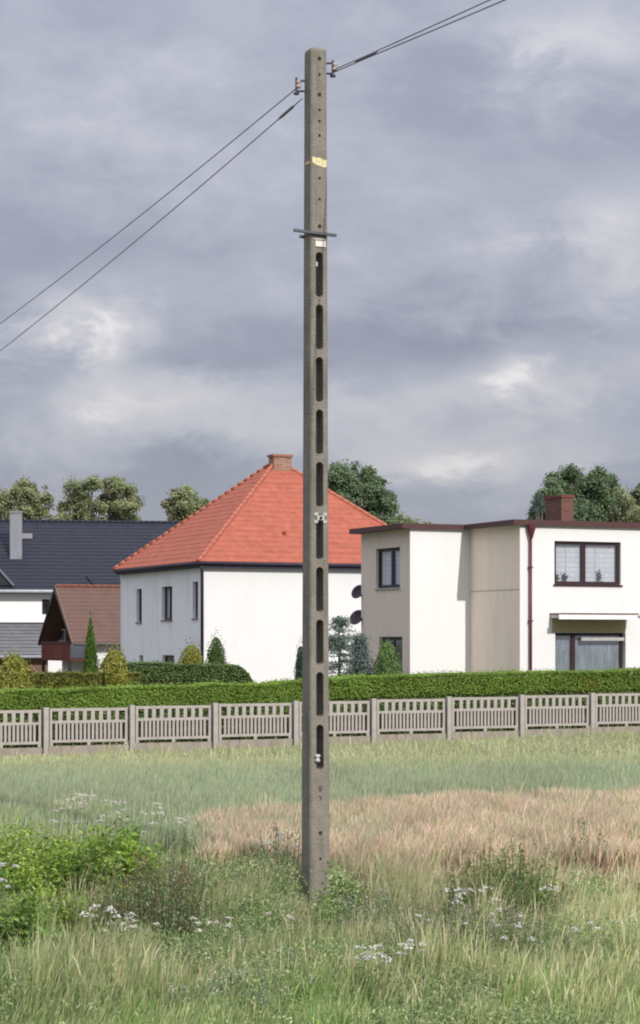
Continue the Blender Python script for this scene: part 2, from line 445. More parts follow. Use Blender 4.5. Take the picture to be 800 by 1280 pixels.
# ------------------------------------------------------------------ red roofed house
def red_house():
    D0 = 74.0; N0 = at(250, 702, D0)
    root = thing('house', 'white two-storey house with orange hipped tile roof, behind the pole', 'house', (N0.x, D0, -.1), TH)
    ez = N0.z+.1; W, B, ov = 9.9, 9.5, .22            # eave level above root, roof plan, overhang
    wx0, wx1, wy0, wy1 = ov, W-ov, ov, B-ov
    wz = ez-.20
    wall('wall', M_white, root, 'x', wx0+.012, wx1, -.6, wz, wy0, .3)
    def lw(px): return hitu(px, N0.x, D0, *V)+.1
    def zz(py, y):
        return zat(py, D0+y*V[1])+.1
    Hs = []
    for (pa, pb, ya, yb) in ((171.5, 165, 736, 778), (209.5, 196.5, 733, 775), (241.5, 235, 727, 773), (212, 197, 819, 829), (173, 168, 819, 829)):
        a, b = lw(pa), lw(pb); mm = (a+b)/2
        Hs.append((a, b, zz(yb, mm), zz(ya, mm)))
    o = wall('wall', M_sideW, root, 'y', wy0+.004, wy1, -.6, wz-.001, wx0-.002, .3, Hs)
    o['label'] = 'white side wall with its shade tint in the colour'
    wall('wall', M_white, root, 'x', wx0, wx1, -.6, wz, wy1-.3+.3, .3); wall('wall', M_white, root, 'y', wy0+.301, wy1-.001, -.6, wz, wx1-.3, .3)
    for i, h in enumerate(Hs):
        window(root, 'y', wx0-.002, *h, M_frame, mullions=((h[0]+h[1])/2,) if i == 1 else (), depth=.12, fw=.07, sill=i < 3, sillm=mat('brick_sill', (.24, .16, .14), .8), curtain=M_curt if i == 1 else None)
    # eaves: dark fascia, soffit
    mb = MB()
    for k, (a, b, c, d) in enumerate(((0, W, 0, .05), (0, W, B-.05, B), (0, .05, .05, B-.05), (W-.05, W, .05, B-.05))): mb.box(a, b, c, d, wz, ez-.005)
    mb.build('fascia', M_navy, root)
    MB().box(.051, W-.051, .051, B-.051, wz+.01, wz+.04).build('soffit', M_navy, root)
    # gutter
    g = MB(); g.tube([(-.05, -.06, ez-.05), (W+.05, -.06, ez-.05)], .06, 8).tube([(-.06, -.04, ez-.051), (-.06, B+.04, ez-.051)], .06, 8)
    g.build('gutter', M_navy, root, True)
    MB().tube([(.05, .02, ez-.1), (.12, .10, ez-.35), (.13, .12, .0)], .06, 8).build('downpipe', mat('black_pipe', (.025, .025, .04), .5), root, True)
    # roof
    rise = 4.15; ap = Vector((W/2, B/2, ez+rise))
    c = [Vector((-.08, -.08, ez)), Vector((W+.08, -.08, ez)), Vector((W+.08, B+.08, ez)), Vector((-.08, B+.08, ez))]
    base = MB()
    for i in range(4): base.poly([c[i], c[(i+1) % 4], ap])
    base.poly(c[::-1]); rf = base.build('roof', M_orange, root)
    for i in range(4):
        courses('roof_tile', c[i]+Vector((0, 0, .01)), c[(i+1) % 4]+Vector((0, 0, .01)), ap+Vector((0, 0, .01)), ap+Vector((0, 0, .01)), M_orange, rf, .30, .012)
    for i in range(4):
        d = ap-c[i]; n = 26; rr = MB()
        for k in range(n):
            a = c[i]+d*(k/n); b = c[i]+d*((k+1.12)/n)
            rr.tube([a+Vector((0, 0, .035)), b+Vector((0, 0, .02))], [.085, .07], 7)
        rr.build('hip_ridge', M_ridge, rf, True)
    ch = MB().box(W/2-.34, W/2+.40, B/2-.5, B/2+.0, ez+rise-1.0, ez+rise+.10).build('chimney', M_brick2, rf)
    mb = MB().box(W/2-.39, W/2+.45, B/2-.55, B/2+.05, ez+rise+.10, ez+rise+.19)
    mb.build('chimney_cap', mat('chimney_cap', (.30, .13, .09), .9), ch)
    MB().box(W/2-.37, W/2+.43, B/2-.53, B/2+.03, ez+rise-.60, ez+rise-.42).build('chimney_flashing', mat('flashing', (.12, .10, .09), .7), ch)
    # roof vent near the pole
    px = hitu(371, N0.x, D0, *U); y = 1.15; z = ez+rise*y/(B/2)
    mb = MB().tube([(px, y, z-.1), (px, y, z+.16)], .055, 8); mb.tube([(px, y, z+.16), (px, y, z+.22)], [.09, .05], 8)
    mb.build('roof_vent', mat('red_vent', (.32, .05, .04), .6), rf)
red_house()

# ------------------------------------------------------------------ flat roofed house
def flat_house():
    ox, oy = (650-400)*62/F, 62.0; zt = 6.08; gz = 0.05
    root = thing('house', 'cream and white flat-roofed house with maroon roof edge at the right', 'house', (ox, oy, gz), TH)
    def hx(px, yy=0.0): return hitu(px, ox+yy*V[0], oy+yy*V[1], *U)
    def hy(px, xx=0.0): return hitu(px, ox+xx*U[0], oy+xx*U[1], *V)
    def zz(py, x, y=0.0): return zat(py, oy+x*U[1]+y*V[1])-gz
    z1 = zt-gz-.13; c = 3.14; e = 2.10; g = 3.55; W = 9.0; dp = 6.69
    # front block B
    a0, a1 = hx(693), hx(776); m0 = (a0+a1)/2
    h1 = (a0, a1, zz(731, m0), zz(677, m0))
    b0, b1 = hx(694), hx(782); h2 = (b0, b1, zz(858, m0), zz(791, m0))
    wall('wall', M_white, root, 'x', .012, W, -.4, z1, 0, .3, [h1, h2])
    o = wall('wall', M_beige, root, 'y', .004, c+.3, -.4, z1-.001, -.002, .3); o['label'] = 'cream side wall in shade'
    wall('wall', M_white, root, 'x', -e+.29, W-.301, -.4, z1, dp-.3, .3); wall('wall', M_white, root, 'y', .301, dp-.301, -.4, z1, W-.3, .3)
    # joint strip on the cream wall (a slim string line)
    MB().box(-.010, -.003, .02, c-.01, zz(738, 0, 1.5)-.012, zz(738, 0, 1.5)+.012).build('wall_joint', mat('joint_line', (.45, .38, .31), .9), root)
    # rear block A
    k0, k1 = hy(500, -e)-0, hy(470, -e)
    mm = (k0+k1)/2
    h3 = (k0, k1, zz(735, -e, mm), zz(685, -e, mm))
    q0, q1 = hy(503, -e), hy(474, -e); h4 = (q0, q1, zz(838, -e, mm), zz(796, -e, mm))
    wall('wall', M_white, root, 'x', -e+.012, -.003, -.4, z1-.002, c, .3)
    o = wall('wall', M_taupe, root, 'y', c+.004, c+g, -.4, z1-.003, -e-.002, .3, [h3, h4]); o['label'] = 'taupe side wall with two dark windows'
    # windows
    mid = hx(731)
    f1 = window(root, 'x', 0, *h1, M_frame, (mid,), fw=.10, depth=.08, curtain=M_curt, sill=True)
    f2 = window(root, 'x', 0, *h2, M_frame, (hx(720),), fw=.09, depth=.16, curtain=mat('grey_curtain', (.30, .34, .38), .95, .35, 9, vstretch=(1, 1, .3)), sill=True)
    # little pot plants on the window board
    for px, hh in ((698, .26), (709, .20), (752, .34)):
        x = hx(px); n = 60
        p = RNG.normal(size=(n, 3))*np.array([.05, .02, hh*.3])+np.array([x, .165, h1[2]+.12+hh*.4])
        leaves('pot_plant', p, .09, pick([(.05, .08, .05)], n), f1)['kind'] = 'stuff'
    # roller shutter box over the lower window
    MB().box(hx(728), b1-.01, .06, .15, h2[3]-.24, h2[3]-.14).build('shutter_box', mat('shutter_grey', (.42, .42, .42), .6), f2)
    n3 = h3[0]+(h3[1]-h3[0])*.42
    window(root, 'y', -e-.002, *h3, M_frameg, (n3,), fw=.10, depth=.09, curtain=M_curt, sillm=mat('stone_sill', (.42, .40, .36), .8))
    window(root, 'y', -e-.002, *h4, M_frameg, (h4[0]+(h4[1]-h4[0])*.5,), fw=.10, depth=.09, curtain=None)
    # canopy
    x0, x1 = hx(688), hx(783); zc = zz(772, m0)
    cn = MB().box(x0, x1, -.62, -.001, zc-.02, zc+.09).build('canopy', mat('canopy_slab', (.60, .56, .50), .9, .08), root)
    MB().box(x0-.03, x1+.03, -.66, .0, zc+.091, zc+.125).build('canopy_edge', M_maroon, cn)
    MB().box(hx(698, -.6), x1-.01, -.645, -.622, zc-.06, zc+.088).build('canopy_board', mat('white_board', (.80, .79, .78), .7), cn)
    MB().box(x0+.05, x1-.05, -.03, -.002, h2[3]+.02, zc-.03).build('canopy_shadow', mat('canopy_shadow_ochre', (.40, .33, .20), .9), cn)  # canopy's shadow on the wall, put in as an ochre sheet
    MB().box(x1+.031, W, -.05, -.001, zc+.03, zc+.08).build('string_course', mat('grey_sill', (.30, .27, .27), .8), root)
    # roof
    ov = .10; t0 = z1; t1 = z1+.12
    mb = MB()
    out = [(-.26, -ov), (W+.2, -ov), (W+.2, dp+.2), (-e-.30, dp+.2), (-e-.30, c-ov), (-.26, c-ov)]
    mb.prism([(x, y, t0) for x, y in out], (0, 0, .10)); rf = mb.build('roof', mat('roof_felt', (.12, .10, .10), .9), root)
    fa = MB(); q = .03
    for i in range(len(out)):
        (xa, ya), (xb, yb) = out[i], out[(i+1) % len(out)]
        if abs(ya-yb) < 1e-6:
            s = -1 if xb > xa else 1
            fa.box(min(xa, xb)-(q if True else 0), max(xa, xb)+q, ya+(s*q if s < 0 else 0.001), ya+(0-.001 if s < 0 else q), t0-.02, t1+.015)
        else:
            s = 1 if yb > ya else -1
            fa.box(xa+(0.001 if s > 0 else -q), xa+(q if s > 0 else -.001), min(ya, yb)+.002, max(ya, yb)-.002, t0-.019, t1+.014)
    fa.build('fascia', M_maroon, rf)
    # soffit strip: dark underside line
    cx0 = hx(702, 1.2); cw = .42; zt_ = zz(619, cx0, 1.4)
    ch = MB().box(cx0, cx0+cw, 1.2, 2.2, t1-.05, zt_-.07).build('chimney', M_brick, rf)
    MB().box(cx0-.03, cx0+cw+.03, 1.17, 2.23, zt_-.07, zt_).build('chimney_cap', mat('red_cap', (.17, .06, .05), .9), ch)
    MB().tube([(cx0+.56, 1.6, t1-.1), (cx0+.56, 1.6, t1+.32)], .06, 8).build('roof_vent', mat('grey_vent', (.38, .40, .42), .6), rf)
    # downpipe with hopper
    p = hx(661.5); dpz = MB()
    dpz.tube([(p, -.09, z1-.25), (p, -.09, -.2)], .043, 10)
    pp = dpz.build('downpipe', M_pipe, root, True)
    hp = MB(); hp.lathe([(.05, z1-.42), (.06, z1-.36), (.13, z1-.12), (.13, z1-.0)], 10, Matrix.Translation((p, -.13, 0))); hp.build('rainwater_hopper', M_pipe, pp)
    for z in (1.2, 3.0, 4.6): MB().box(p-.06, p+.06, -.14, -.001, z, z+.04).build('pipe_bracket', M_pipe, pp)
    # thin wire stapled along the wall
    return root, ox, oy, gz, hx, hy, zz, c, e, g
FH = flat_house()

def dishes():
    root, ox, oy, gz, hx, hy, zz, c, e, g = FH
    for i, (py, dia, lb) in enumerate(((741, .50, 'upper dark satellite dish on the side wall of the cream flat-roofed house'),
                               (773, .54, 'lower dark satellite dish, below the other one on the cream house wall'))):
        yy = c+g+.16; xw = -e+.06
        wp = Matrix.Rotation(TH, 4, 'Z') @ Vector((xw, yy, zz(py, xw, yy)))
        t = thing('satellite_dish', lb, 'satellite dish', (ox+wp.x, oy+wp.y, gz+wp.z), TH, 'dark satellite dishes on the house wall')
        off = .06+.05*i
        M = Matrix.Translation((-off, 0, 0)) @ Matrix.Rotation(R(-62), 4, 'Z') @ Matrix.Rotation(R(62), 4, 'X')
        r = dia/2; prof = [(r*k/6, .07*(k/6)**2) for k in range(0, 7)]; prof = [(max(a, .002), z) for a, z in prof]
        prof += [(r+.005, .075), (r, .083)]+[(max(r*k/6-.003, .002), .07*(k/6)**2+.012) for k in range(5, -1, -1)]
        MB().lathe(prof, 20, M).build('dish', mat('dish_dark', (.045, .025, .04), .55), t, True)
        MB().tube([(0, 0, -.06), (-off*.7, 0, -.06), (-off, 0, -.01)], .02, 6).build('mounting_arm', mat('dish_arm', (.05, .04, .05), .5), t)
        a = MB(); tip = M @ Vector((0, 0, .24)); a.tube([M @ Vector((0, -r, .07)), tip], .012, 5); a.box(-.03, .03, -.03, .03, -.04, .04, Matrix.Translation(tip))
        a.build('receiver_arm', mat('dish_arm', (.05, .04, .05), .5), t)
dishes()

# ------------------------------------------------------------------ long dark roofed house
def dark_house():
    th = R(10); D0 = 112.0
    Pn = at(-160, 739, D0-8); u = (math.cos(th), math.sin(th)); v = (-math.sin(th), math.cos(th))
    oy = D0-6; ox = (-200-400)*oy/F; gz = -.3
    root = thing('house', 'long house with dark blue-grey tiled roof and grey chimney, far left', 'house', (ox, oy, gz), th)
    def hx(px, yy=0.0): return hitu(px, ox+yy*v[0], oy+yy*v[1], *u)
    def dd(x, y=0.0): return oy+x*u[1]+y*v[1]
    def zz(py, x, y=0.0): return zat(py, dd(x, y))-gz
    xm = hx(80); W = hx(262); ez = zz(738, xm, -.5)
    run = 5.2; rz = zz(652.5, xm, run)
    wx0, wx1 = hx(52.5), hx(62)
    hole = (wx0, wx1, zz(768, wx0), zz(749, wx0))
    wall('wall', mat('far_white_render', (.84, .84, .85), .9, .02, 3), root, 'x', 0, W, -.4, ez-.02, 0, .3, [hole])
    wall('wall', M_white, root, 'y', .301, run*2-.3, -.4, ez-.03, W-.3, .3); wall('wall', M_white, root, 'y', .301, run*2-.3, -.4, ez-.03, 0.001, .3)
    wall('wall', M_white, root, 'x', 0, W, -.4, ez-.03, run*2-.3, .3)
    window(root, 'x', 0, *hole, M_frameg, (), depth=.1, sill=False)
    p = [Vector((-.4, -.5, ez)), Vector((W+.4, -.5, ez)), Vector((W+.4, run, rz)), Vector((-.4, run, rz)), Vector((W+.4, 2*run+.5, ez)), Vector((-.4, 2*run+.5, ez))]
    rf = MB().poly([p[0], p[1], p[2], p[3]]).poly([p[3], p[2], p[4], p[5]]).poly([p[0], p[3], p[5]]).poly([p[1], p[4], p[2]]).poly([p[0], p[5], p[4], p[1]]).build('roof', M_dark, root)
    up = Vector((0, 0, .01))
    courses('roof_tile', p[0]+up, p[1]+up, p[2]+up, p[3]+up, M_dark, rf, .34, .02)
    courses('roof_tile', p[4]+up, p[5]+up, p[3]+up, p[2]+up, M_dark, rf, .34, .02)
    rd = MB(); n = 60
    for k in range(n):
        a = p[3].lerp(p[2], k/n); b = p[3].lerp(p[2], (k+1.05)/n); rd.tube([a+up*2, b+up*2], [.12, .10], 6)
    rd.build('ridge', M_dark, rf, True)
    g = MB().tube([(-.4, -.56, ez-.06), (W+.4, -.56, ez-.06)], .09, 8); g.build('gutter', mat('pale_gutter', (.36, .37, .40), .5), root, True)
    MB().box(-.4, W+.4, -.5, -.001, ez-.22, ez-.03).build('soffit', mat('grey_soffit', (.22, .22, .24), .8), root)
    # chimney stack standing on the near slope
    fr = .38; y = run*fr; x0, x1 = hx(12.5, y), hx(27.5, y); zb = zz(705, x0, y)-.25; zt = zz(641, x0, y)
    ch = MB().box(x0, x1, y, y+.7, zb, zt).build('chimney', mat('grey_chimney', (.24, .24, .27), .85, .12, 3), rf)
    MB().box(x0-.04, x1+.04, y-.04, y+.74, zt, zt+.09).build('chimney_cap', mat('grey_cap', (.22, .22, .24), .85), ch)
    MB().box(x0-.08, x1+.08, y-.1, y+.8, zb-.02, zb+.28).build('chimney_flashing', mat('lead_flashing', (.30, .30, .33), .5), ch)
    # small roof hatch beside the stack
    y2 = run*.78; xa, xb = hx(27.5, y2), hx(40, y2); zh = zz(670, xa, y2); 
    MB().box(xa, xb, y2-.4, y2+.5, zh-.15, zh+.12).build('roof_hatch', mat('hatch_grey', (.26, .26, .29), .6), rf)
    # cross gable at the far left end: its near slope and verge
    gx = hx(16, 0); gy0, gy1 = -.3, run*.9
    q = [Vector((gx, gy0, ez+.25)), Vector((gx-2.4, gy0, ez+2.9)), Vector((gx-4.8, gy0, ez+.25))]
    gd = MB().prism(q, (0, run-.0, 0)); gd.build('cross_gable', M_dark, rf)
    MB().tube([q[0]+Vector((.02, -.05, 0)), q[1]+Vector((.02, -.05, .02))], .07, 6).build('verge', mat('verge_grey', (.14, .145, .165), .7), rf)
    # short valley board
    a = Vector((hx(116, 0), 0, 0)); 
    s = (rz-ez)/(run+.5)
    def roofp(px, fy): 
        x = hx(px, fy); return Vector((x, fy, ez+s*(fy+.5)+.06))
    MB().tube([roofp(116, -.1), roofp(108, .55)], .06, 5).build('valley_board', mat('valley', (.012, .013, .02), .7), rf)
    # low annex in front with grey lean-to roof
    A = thing('annex', 'low grey-roofed annex in front of the long dark-roofed house', 'outbuilding', (ox, oy, gz), th)
    fy = -3.4; ax1 = hx(68, fy)
    za, zb2 = zz(780, hx(30, -.02), -.2), zz(819, hx(30, fy), fy)
    m = mat('grey_sheet_roof', (.135, .135, .14), .75, .15, 2)
    rfa = MB().prism([(0, fy, zb2), (0, -.01, za), (0, -.01, za-.12), (0, fy, zb2-.12)], (ax1, 0, 0)).build('roof', m, A)
    courses('roof_tile', (0, fy, zb2+.01), (ax1, fy, zb2+.01), (ax1, -.02, za+.01), (0, -.02, za+.01), m, rfa, .4, .04)
    MB().box(.01, ax1-.3, fy+.4, fy+.6, -.4, zb2+.02).build('wall', mat('brown_plaster', (.17, .11, .085), .9, .15, 2), A)
    MB().box(.01, ax1-.3, -.2, -.02, -.4, za-.2).build('wall', mat('brown_plaster', (.17, .11, .085), .9, .15, 2), A)
    MB().tube([(0, fy-.06, zb2-.08), (ax1, fy-.06, zb2-.08)], .08, 8).build('gutter', mat('pale_gutter2', (.30, .30, .33), .5), A, True)
    MB().box(0, W*.99, -.06, -.001, za+.0, za+.09).build('flashing', mat('dark_flash', (.06, .045, .07), .6), A)
dark_house()

# ------------------------------------------------------------------ small brown roofed chalet
def brown_house():
    D0 = 92.0; ox = (90-400)*D0/F; oy = D0; gz = -.3
    root = thing('chalet', 'small brown-roofed chalet with dark timber gable and red balcony', 'chalet', (ox, oy, gz), TH)
    def zz(py, y=0.0, x=0.0): return zat(py, oy+x*U[1]+y*V[1])-gz
    b = hitu(50, ox, oy, *V); ez = zz(803); rz = zz(733, b/2); W = 6.5
    ez2 = ez
    P = lambda x, y, z: Vector((x, y, z))
    # roof slopes with thickness
    t = .14
    near = MB().prism([P(0, -.15, ez), P(0, b/2, rz), P(0, b/2, rz-t*1.4), P(0, -.15, ez-t)], (W, 0, 0))
    rf = near.build('roof', M_brown, root)
    courses('roof_tile', P(0, -.15, ez+.008), P(W, -.15, ez+.008), P(W, b/2, rz+.008), P(0, b/2, rz+.008), M_brown, rf, .26, .015)
    MB().prism([P(0, b+.15, ez2), P(0, b/2, rz), P(0, b/2, rz-t*1.4), P(0, b+.15, ez2-t)], (W, 0, 0)).build('roof', M_brown, root)
    rr = MB()
    for k in range(18): rr.tube([P(W*k/18, b/2, rz+.03), P(W*(k+1.08)/18, b/2, rz+.02)], [.10, .085], 6)
    rr.build('ridge', mat('ridge_redbrown', (.18, .07, .05), .8), rf, True)
    # barge boards
    for s, n in ((-1, 0), (1, 1)):
        y1 = -.16 if s < 0 else b+.16
        MB().prism([P(-.05, y1, ez+.03), P(-.05, b/2, rz+.05), P(-.05, b/2, rz-.28), P(-.05, y1, ez-.16)], (.046, 0, 0)).build('barge_board', mat('dark_timber' if s > 0 else 'pale_verge', (.03, .014, .035) if s > 0 else (.17, .12, .10), .8), root)
    # gable wall, set back behind the roof edge
    gx = .95; gm = mat('brown_boards', (.085, .035, .022), .85, .25, 3, vstretch=(1, 6, .3))
    wy0, wy1 = .28, b-.28; zw = ez+.15
    MB().prism([P(gx, wy0, 2.6), P(gx, wy1, 2.6), P(gx, wy1, zw), P(gx, b/2, rz-.35), P(gx, wy0, zw)], (.12, 0, 0)).build('gable_wall', gm, root)
    for k in range(9):
        y = wy0+(wy1-wy0)*(k+.5)/9; zt = min(rz-.4, zw+(rz-.35-zw)*(1-abs(y-b/2)/(b/2-.28)))
        MB().box(gx-.02, gx-.001, y-.02, y+.02, 2.62, zt-.05).build('batten', gm, root)
    lw = mat('chalet_white', (.72, .73, .74), .9, .03)
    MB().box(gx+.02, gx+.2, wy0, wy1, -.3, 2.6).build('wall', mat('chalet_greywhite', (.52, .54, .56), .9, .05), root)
    MB().box(gx+.21, W, wy0, wy0+.2, -.3, ez-.02).build('wall', lw, root)
    MB().box(gx+.21, W, wy1-.2, wy1, -.3, ez-.02).build('wall', lw, root); MB().box(W-.2, W, wy0+.21, wy1-.21, -.3, ez).build('wall', lw, root)
    y0 = hitu(84, ox+gx*U[0], oy+gx*U[1], *V); y1 = hitu(72, ox+gx*U[0], oy+gx*U[1], *V); ym = (y0+y1)/2
    window(root, 'y', gx-.16, y0, y1, zz(802, ym, gx), zz(786, ym, gx), mat('pale_frame', (.45, .44, .44), .7), (), fw=.08, depth=.05, sill=False, dark=False, curtain=mat('pale_blind', (.42, .43, .45), .9))
    # balcony
    bz0, bz1 = zz(823, b/2), zz(803, b/2)
    bl = MB().box(.0, gx-.03, .35, b-.3, bz0-.1, bz0).build('balcony', mat('balcony_dark', (.10, .035, .03), .8), root)
    red = mat('balcony_red', (.15, .038, .028), .7, .2, 5)
    n = 16
    for k in range(n):
        y = .4+(b-.75)*k/(n-1); MB().box(-.005, .02, y-.10, y+.10, bz0-.02, bz1-.03).build('balcony_board', red, bl)
    MB().box(-.04, .05, .33, b-.28, bz1-.029, bz1+.04).build('handrail', mat('handrail', (.09, .03, .03), .7), bl)
    for y in (.45, b-.4): MB().box(-.02, .10, y-.06, y+.06, -.2, bz0-.101).build('post', mat('dark_post', (.035, .02, .02), .8), bl)
    MB().tube([P(0, -.21, ez-.07), P(W, -.21, ez-.07)], .06, 8).build('gutter', mat('brown_gutter', (.13, .11, .11), .5), root, True)
    MB().box(gx+.9, gx+1.15, wy0-.02, wy0-.001, 1.7, 2.35).build('wall_vent', mat('vent_dark', (.05, .045, .05), .8), root)
brown_house()

# ------------------------------------------------------------------ concrete fence
M_conc = mat('fence_concrete', (.385, .35, .325), .92, .12, 5, .25, 60, stain=(.20, .19, .16), stain_amt=.5, stain_scale=(2, 2, 1))
M_conc2 = mat('fence_base_concrete', (.30, .26, .225), .92, .15, 5, .25, 60, stain=(.17, .15, .12), stain_amt=.6, stain_scale=(2, 2, 1))
FD0 = 47.3; FX0 = (57-400)*FD0/F; SP = 2.06
SL = .0143*U[0]                     # the plinth follows the rising ground
def build_fence():
    root = thing('fence', 'openwork precast concrete fence running the width of the field in front of the hedge', 'fence', (FX0, FD0, 0), TH)
    # shared meshes
    post = MB().box(-.06, .06, -.065, .065, -.2, 1.04); post.prism([(-.06, -.065, 1.04), (.06, -.065, 1.04), (.045, -.03, 1.065), (-.045, -.03, 1.065)], (0, .001, 0))
    protos = {}
    def piece(name, mb, loc, parent, m=M_conc):
        key = name
        if key not in protos:
            o = mb().build(name, m, parent, bevel=.006 if name == 'post' else 0); protos[key] = o.data
        else:
            o = bpy.data.objects.new(name, protos[key]); C.objects.link(o); o.parent = parent
        o.location = loc
        return o
    wpan = SP-.20
    def z0(x):
        wx = FX0+x*U[0]; wy = FD0+x*U[1]
        return .0143*wx
    for k in range(-2, 11):
        x = k*SP
        piece('post', lambda: MB().box(-.058, .058, -.065, .065, -.25, 1.055), (x, 0, z0(x)), root)
    for k in range(-2, 10):
        x = k*SP+.09; zb = z0(x+SP/2)
        def frame():
            mb = MB(); w_ = wpan
            mb.box(0, w_, -.025, .025, .95, 1.015)       # top rail
            mb.box(0, w_, -.025, .025, .675, .735)       # middle rail
            mb.box(0, w_, -.025, .025, .235, .295)       # lower rail
            for a in (0, w_-.06): mb.box(a+.001, a+.06, -.024, .024, .2951, .6749); mb.box(a+.001, a+.06, -.024, .024, .7351, .9499)
            for a in (0.0, w_/2-.04, w_-.08): mb.box(a+.002, a+.078, -.023, .023, .165, .2349)
            return mb
        pn = piece('fence_panel', frame, (x, 0, zb), root)
        for i in range(8):
            xx = .06+(wpan-.12)*(i+1)/9
            piece('divider', lambda: MB().box(-.045, .045, -.022, .022, .7352, .9498), (xx, 0, 0), pn)
        for i in range(17):
            xx = .06+(wpan-.12)*(i+1)/18
            piece('slat', lambda: MB().box(-.027, .027, -.024, .022, .2952, .6748), (xx, 0, 0), pn)
        piece('base_board', lambda: MB().box(-.02, wpan+.02, -.03, .03, -.25, .16), (x, 0, zb), root, M_conc2)
build_fence()

# ------------------------------------------------------------------ hedges and shrubs
G_hedge = [(.165, .27, .04), (.20, .31, .05), (.14, .23, .035), (.25, .34, .07)]
def hedge(name, label, p0, dirv, length, depth, ztop, cols, n, size=.06, base=0.0, rough_amp=.035, core=(.03, .045, .015), roundend=False):
    ang = math.atan2(dirv[1], dirv[0])
    root = thing(name, label, 'hedge', (p0[0], p0[1], 0), ang)
    def prof(x): return 1.0
    # core: dark slab, inner growth and its shade in one colour
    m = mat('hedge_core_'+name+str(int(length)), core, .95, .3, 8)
    seg = int(length/.5)+1; vs = []; fs = []
    for i in range(seg+1):
        x = length*i/seg; zt = ztop(x)-.12
        if roundend: 
            k = min(1, (length-x)/.9); zt *= math.sqrt(max(.02, 1-(1-k)**2))
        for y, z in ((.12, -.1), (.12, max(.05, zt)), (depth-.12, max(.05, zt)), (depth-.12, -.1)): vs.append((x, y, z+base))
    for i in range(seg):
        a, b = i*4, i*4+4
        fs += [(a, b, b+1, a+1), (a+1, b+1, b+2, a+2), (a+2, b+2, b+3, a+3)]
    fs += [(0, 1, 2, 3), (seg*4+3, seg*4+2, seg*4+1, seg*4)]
    link_mesh('inner_shade_core', vs, fs, m, root)
    # leaves on front, top, ends; front foot thinned so the dark core stands in for shade
    ztv = np.vectorize(ztop)
    x = RNG.random(n)*length; zt = ztv(x)
    if roundend:
        k = np.minimum(1, (length-x)/.9); zt = zt*np.sqrt(np.maximum(.02, 1-(1-k)**2))
    r = RNG.random(n); y = np.zeros(n); z = np.zeros(n); out = np.zeros((n, 3))
    fr = r < .50; tp = (r >= .50) & (r < .85); bk = r >= .85
    bumpy = (vnoise(x, zt*0+r, 1.6, 8)-.5)*2*rough_amp+(vnoise(x, RNG.random(n)*2, 5, 9)-.5)*rough_amp
    z[fr] = RNG.random(fr.sum())*zt[fr]; y[fr] = .02-bumpy[fr]+np.abs(RNG.normal(size=fr.sum()))*.05; out[fr] = (0, -1, .3)
    y[tp] = RNG.random(tp.sum())*depth; z[tp] = zt[tp]+bumpy[tp]-np.abs(RNG.normal(size=tp.sum()))*.05; out[tp] = (0, -.2, 1)
    z[bk] = RNG.random(bk.sum())*zt[bk]; y[bk] = depth-.02; out[bk] = (0, 1, 0)
    # rounded shoulder
    sh = fr & (z > zt-.12); y[sh] += (z[sh]-(zt[sh]-.12))*.7
    up = RNG.random(n) < .04; z[up & tp] += RNG.random((up & tp).sum())*.10
    c = pick(cols, n, .10)
    pt = vnoise(x, z*1.5, 1.3, 21)[:, None]; c *= .82+.36*pt
    dry = vnoise(x, z, 2.7, 23) > .86; c[dry] = c[dry]*np.array([1.12, .97, .9])
    bare = fr & (z < ztv(x)-.50) & (RNG.random(n) < .8)
    x, y, z, out, c = x[~bare], y[~bare], z[~bare], out[~bare], c[~bare]; n = len(x)
    leaves('foliage', np.stack([x, y, z+base], 1), size*(.7+.6*RNG.random(n)), c, root, up=.2, aspect=.7, out=out)
    return root
hp = (FX0-3*SP*U[0]-.55*-V[0], FD0-3*SP*U[1]+.55*V[1])
def hz_top(x):
    X = hp[0]+x*U[0]; D = hp[1]+x*U[1]
    px = 400+X*F/D
    return float(np.interp(px, [-200, 0, 370, 420, 800, 1000], [zat(869, D), zat(863, D), zat(852, D), zat(846, D), zat(836, D), zat(833, D)]))-.02
hedge('hedge', 'long clipped bright green hedge right behind the concrete fence', hp, U, 26.5, 1.1, hz_top, G_hedge, 260000, .045)
# second, lower hedge in the garden
def second():
    D = 60.0
    p0 = ((30-400)*D/F, D)
    th2 = R(8); d = (math.cos(th2), math.sin(th2)); L1 = hitu(176, p0[0], p0[1], *d)
    hedge('hedge', 'low yellow-green garden hedge between the golden shrubs at the left', p0, d, L1, .9, lambda x: zat(843-x*.8, D+x*d[1])-.0, [(.16, .18, .03), (.11, .14, .025), (.2, .2, .04)], 16000, .065)
    D = 63.0; p0 = ((150-400)*D/F, D); L2 = hitu(328, p0[0], p0[1], *d)
    hedge('hedge', 'dark green clipped hedge with rounded end before the white wall', p0, d, L2, 1.2, lambda x: zat(829+.5*x, D+x*d[1]), [(.12, .18, .055), (.15, .21, .065), (.09, .14, .05)], 22000, .065, roundend=True)
second()

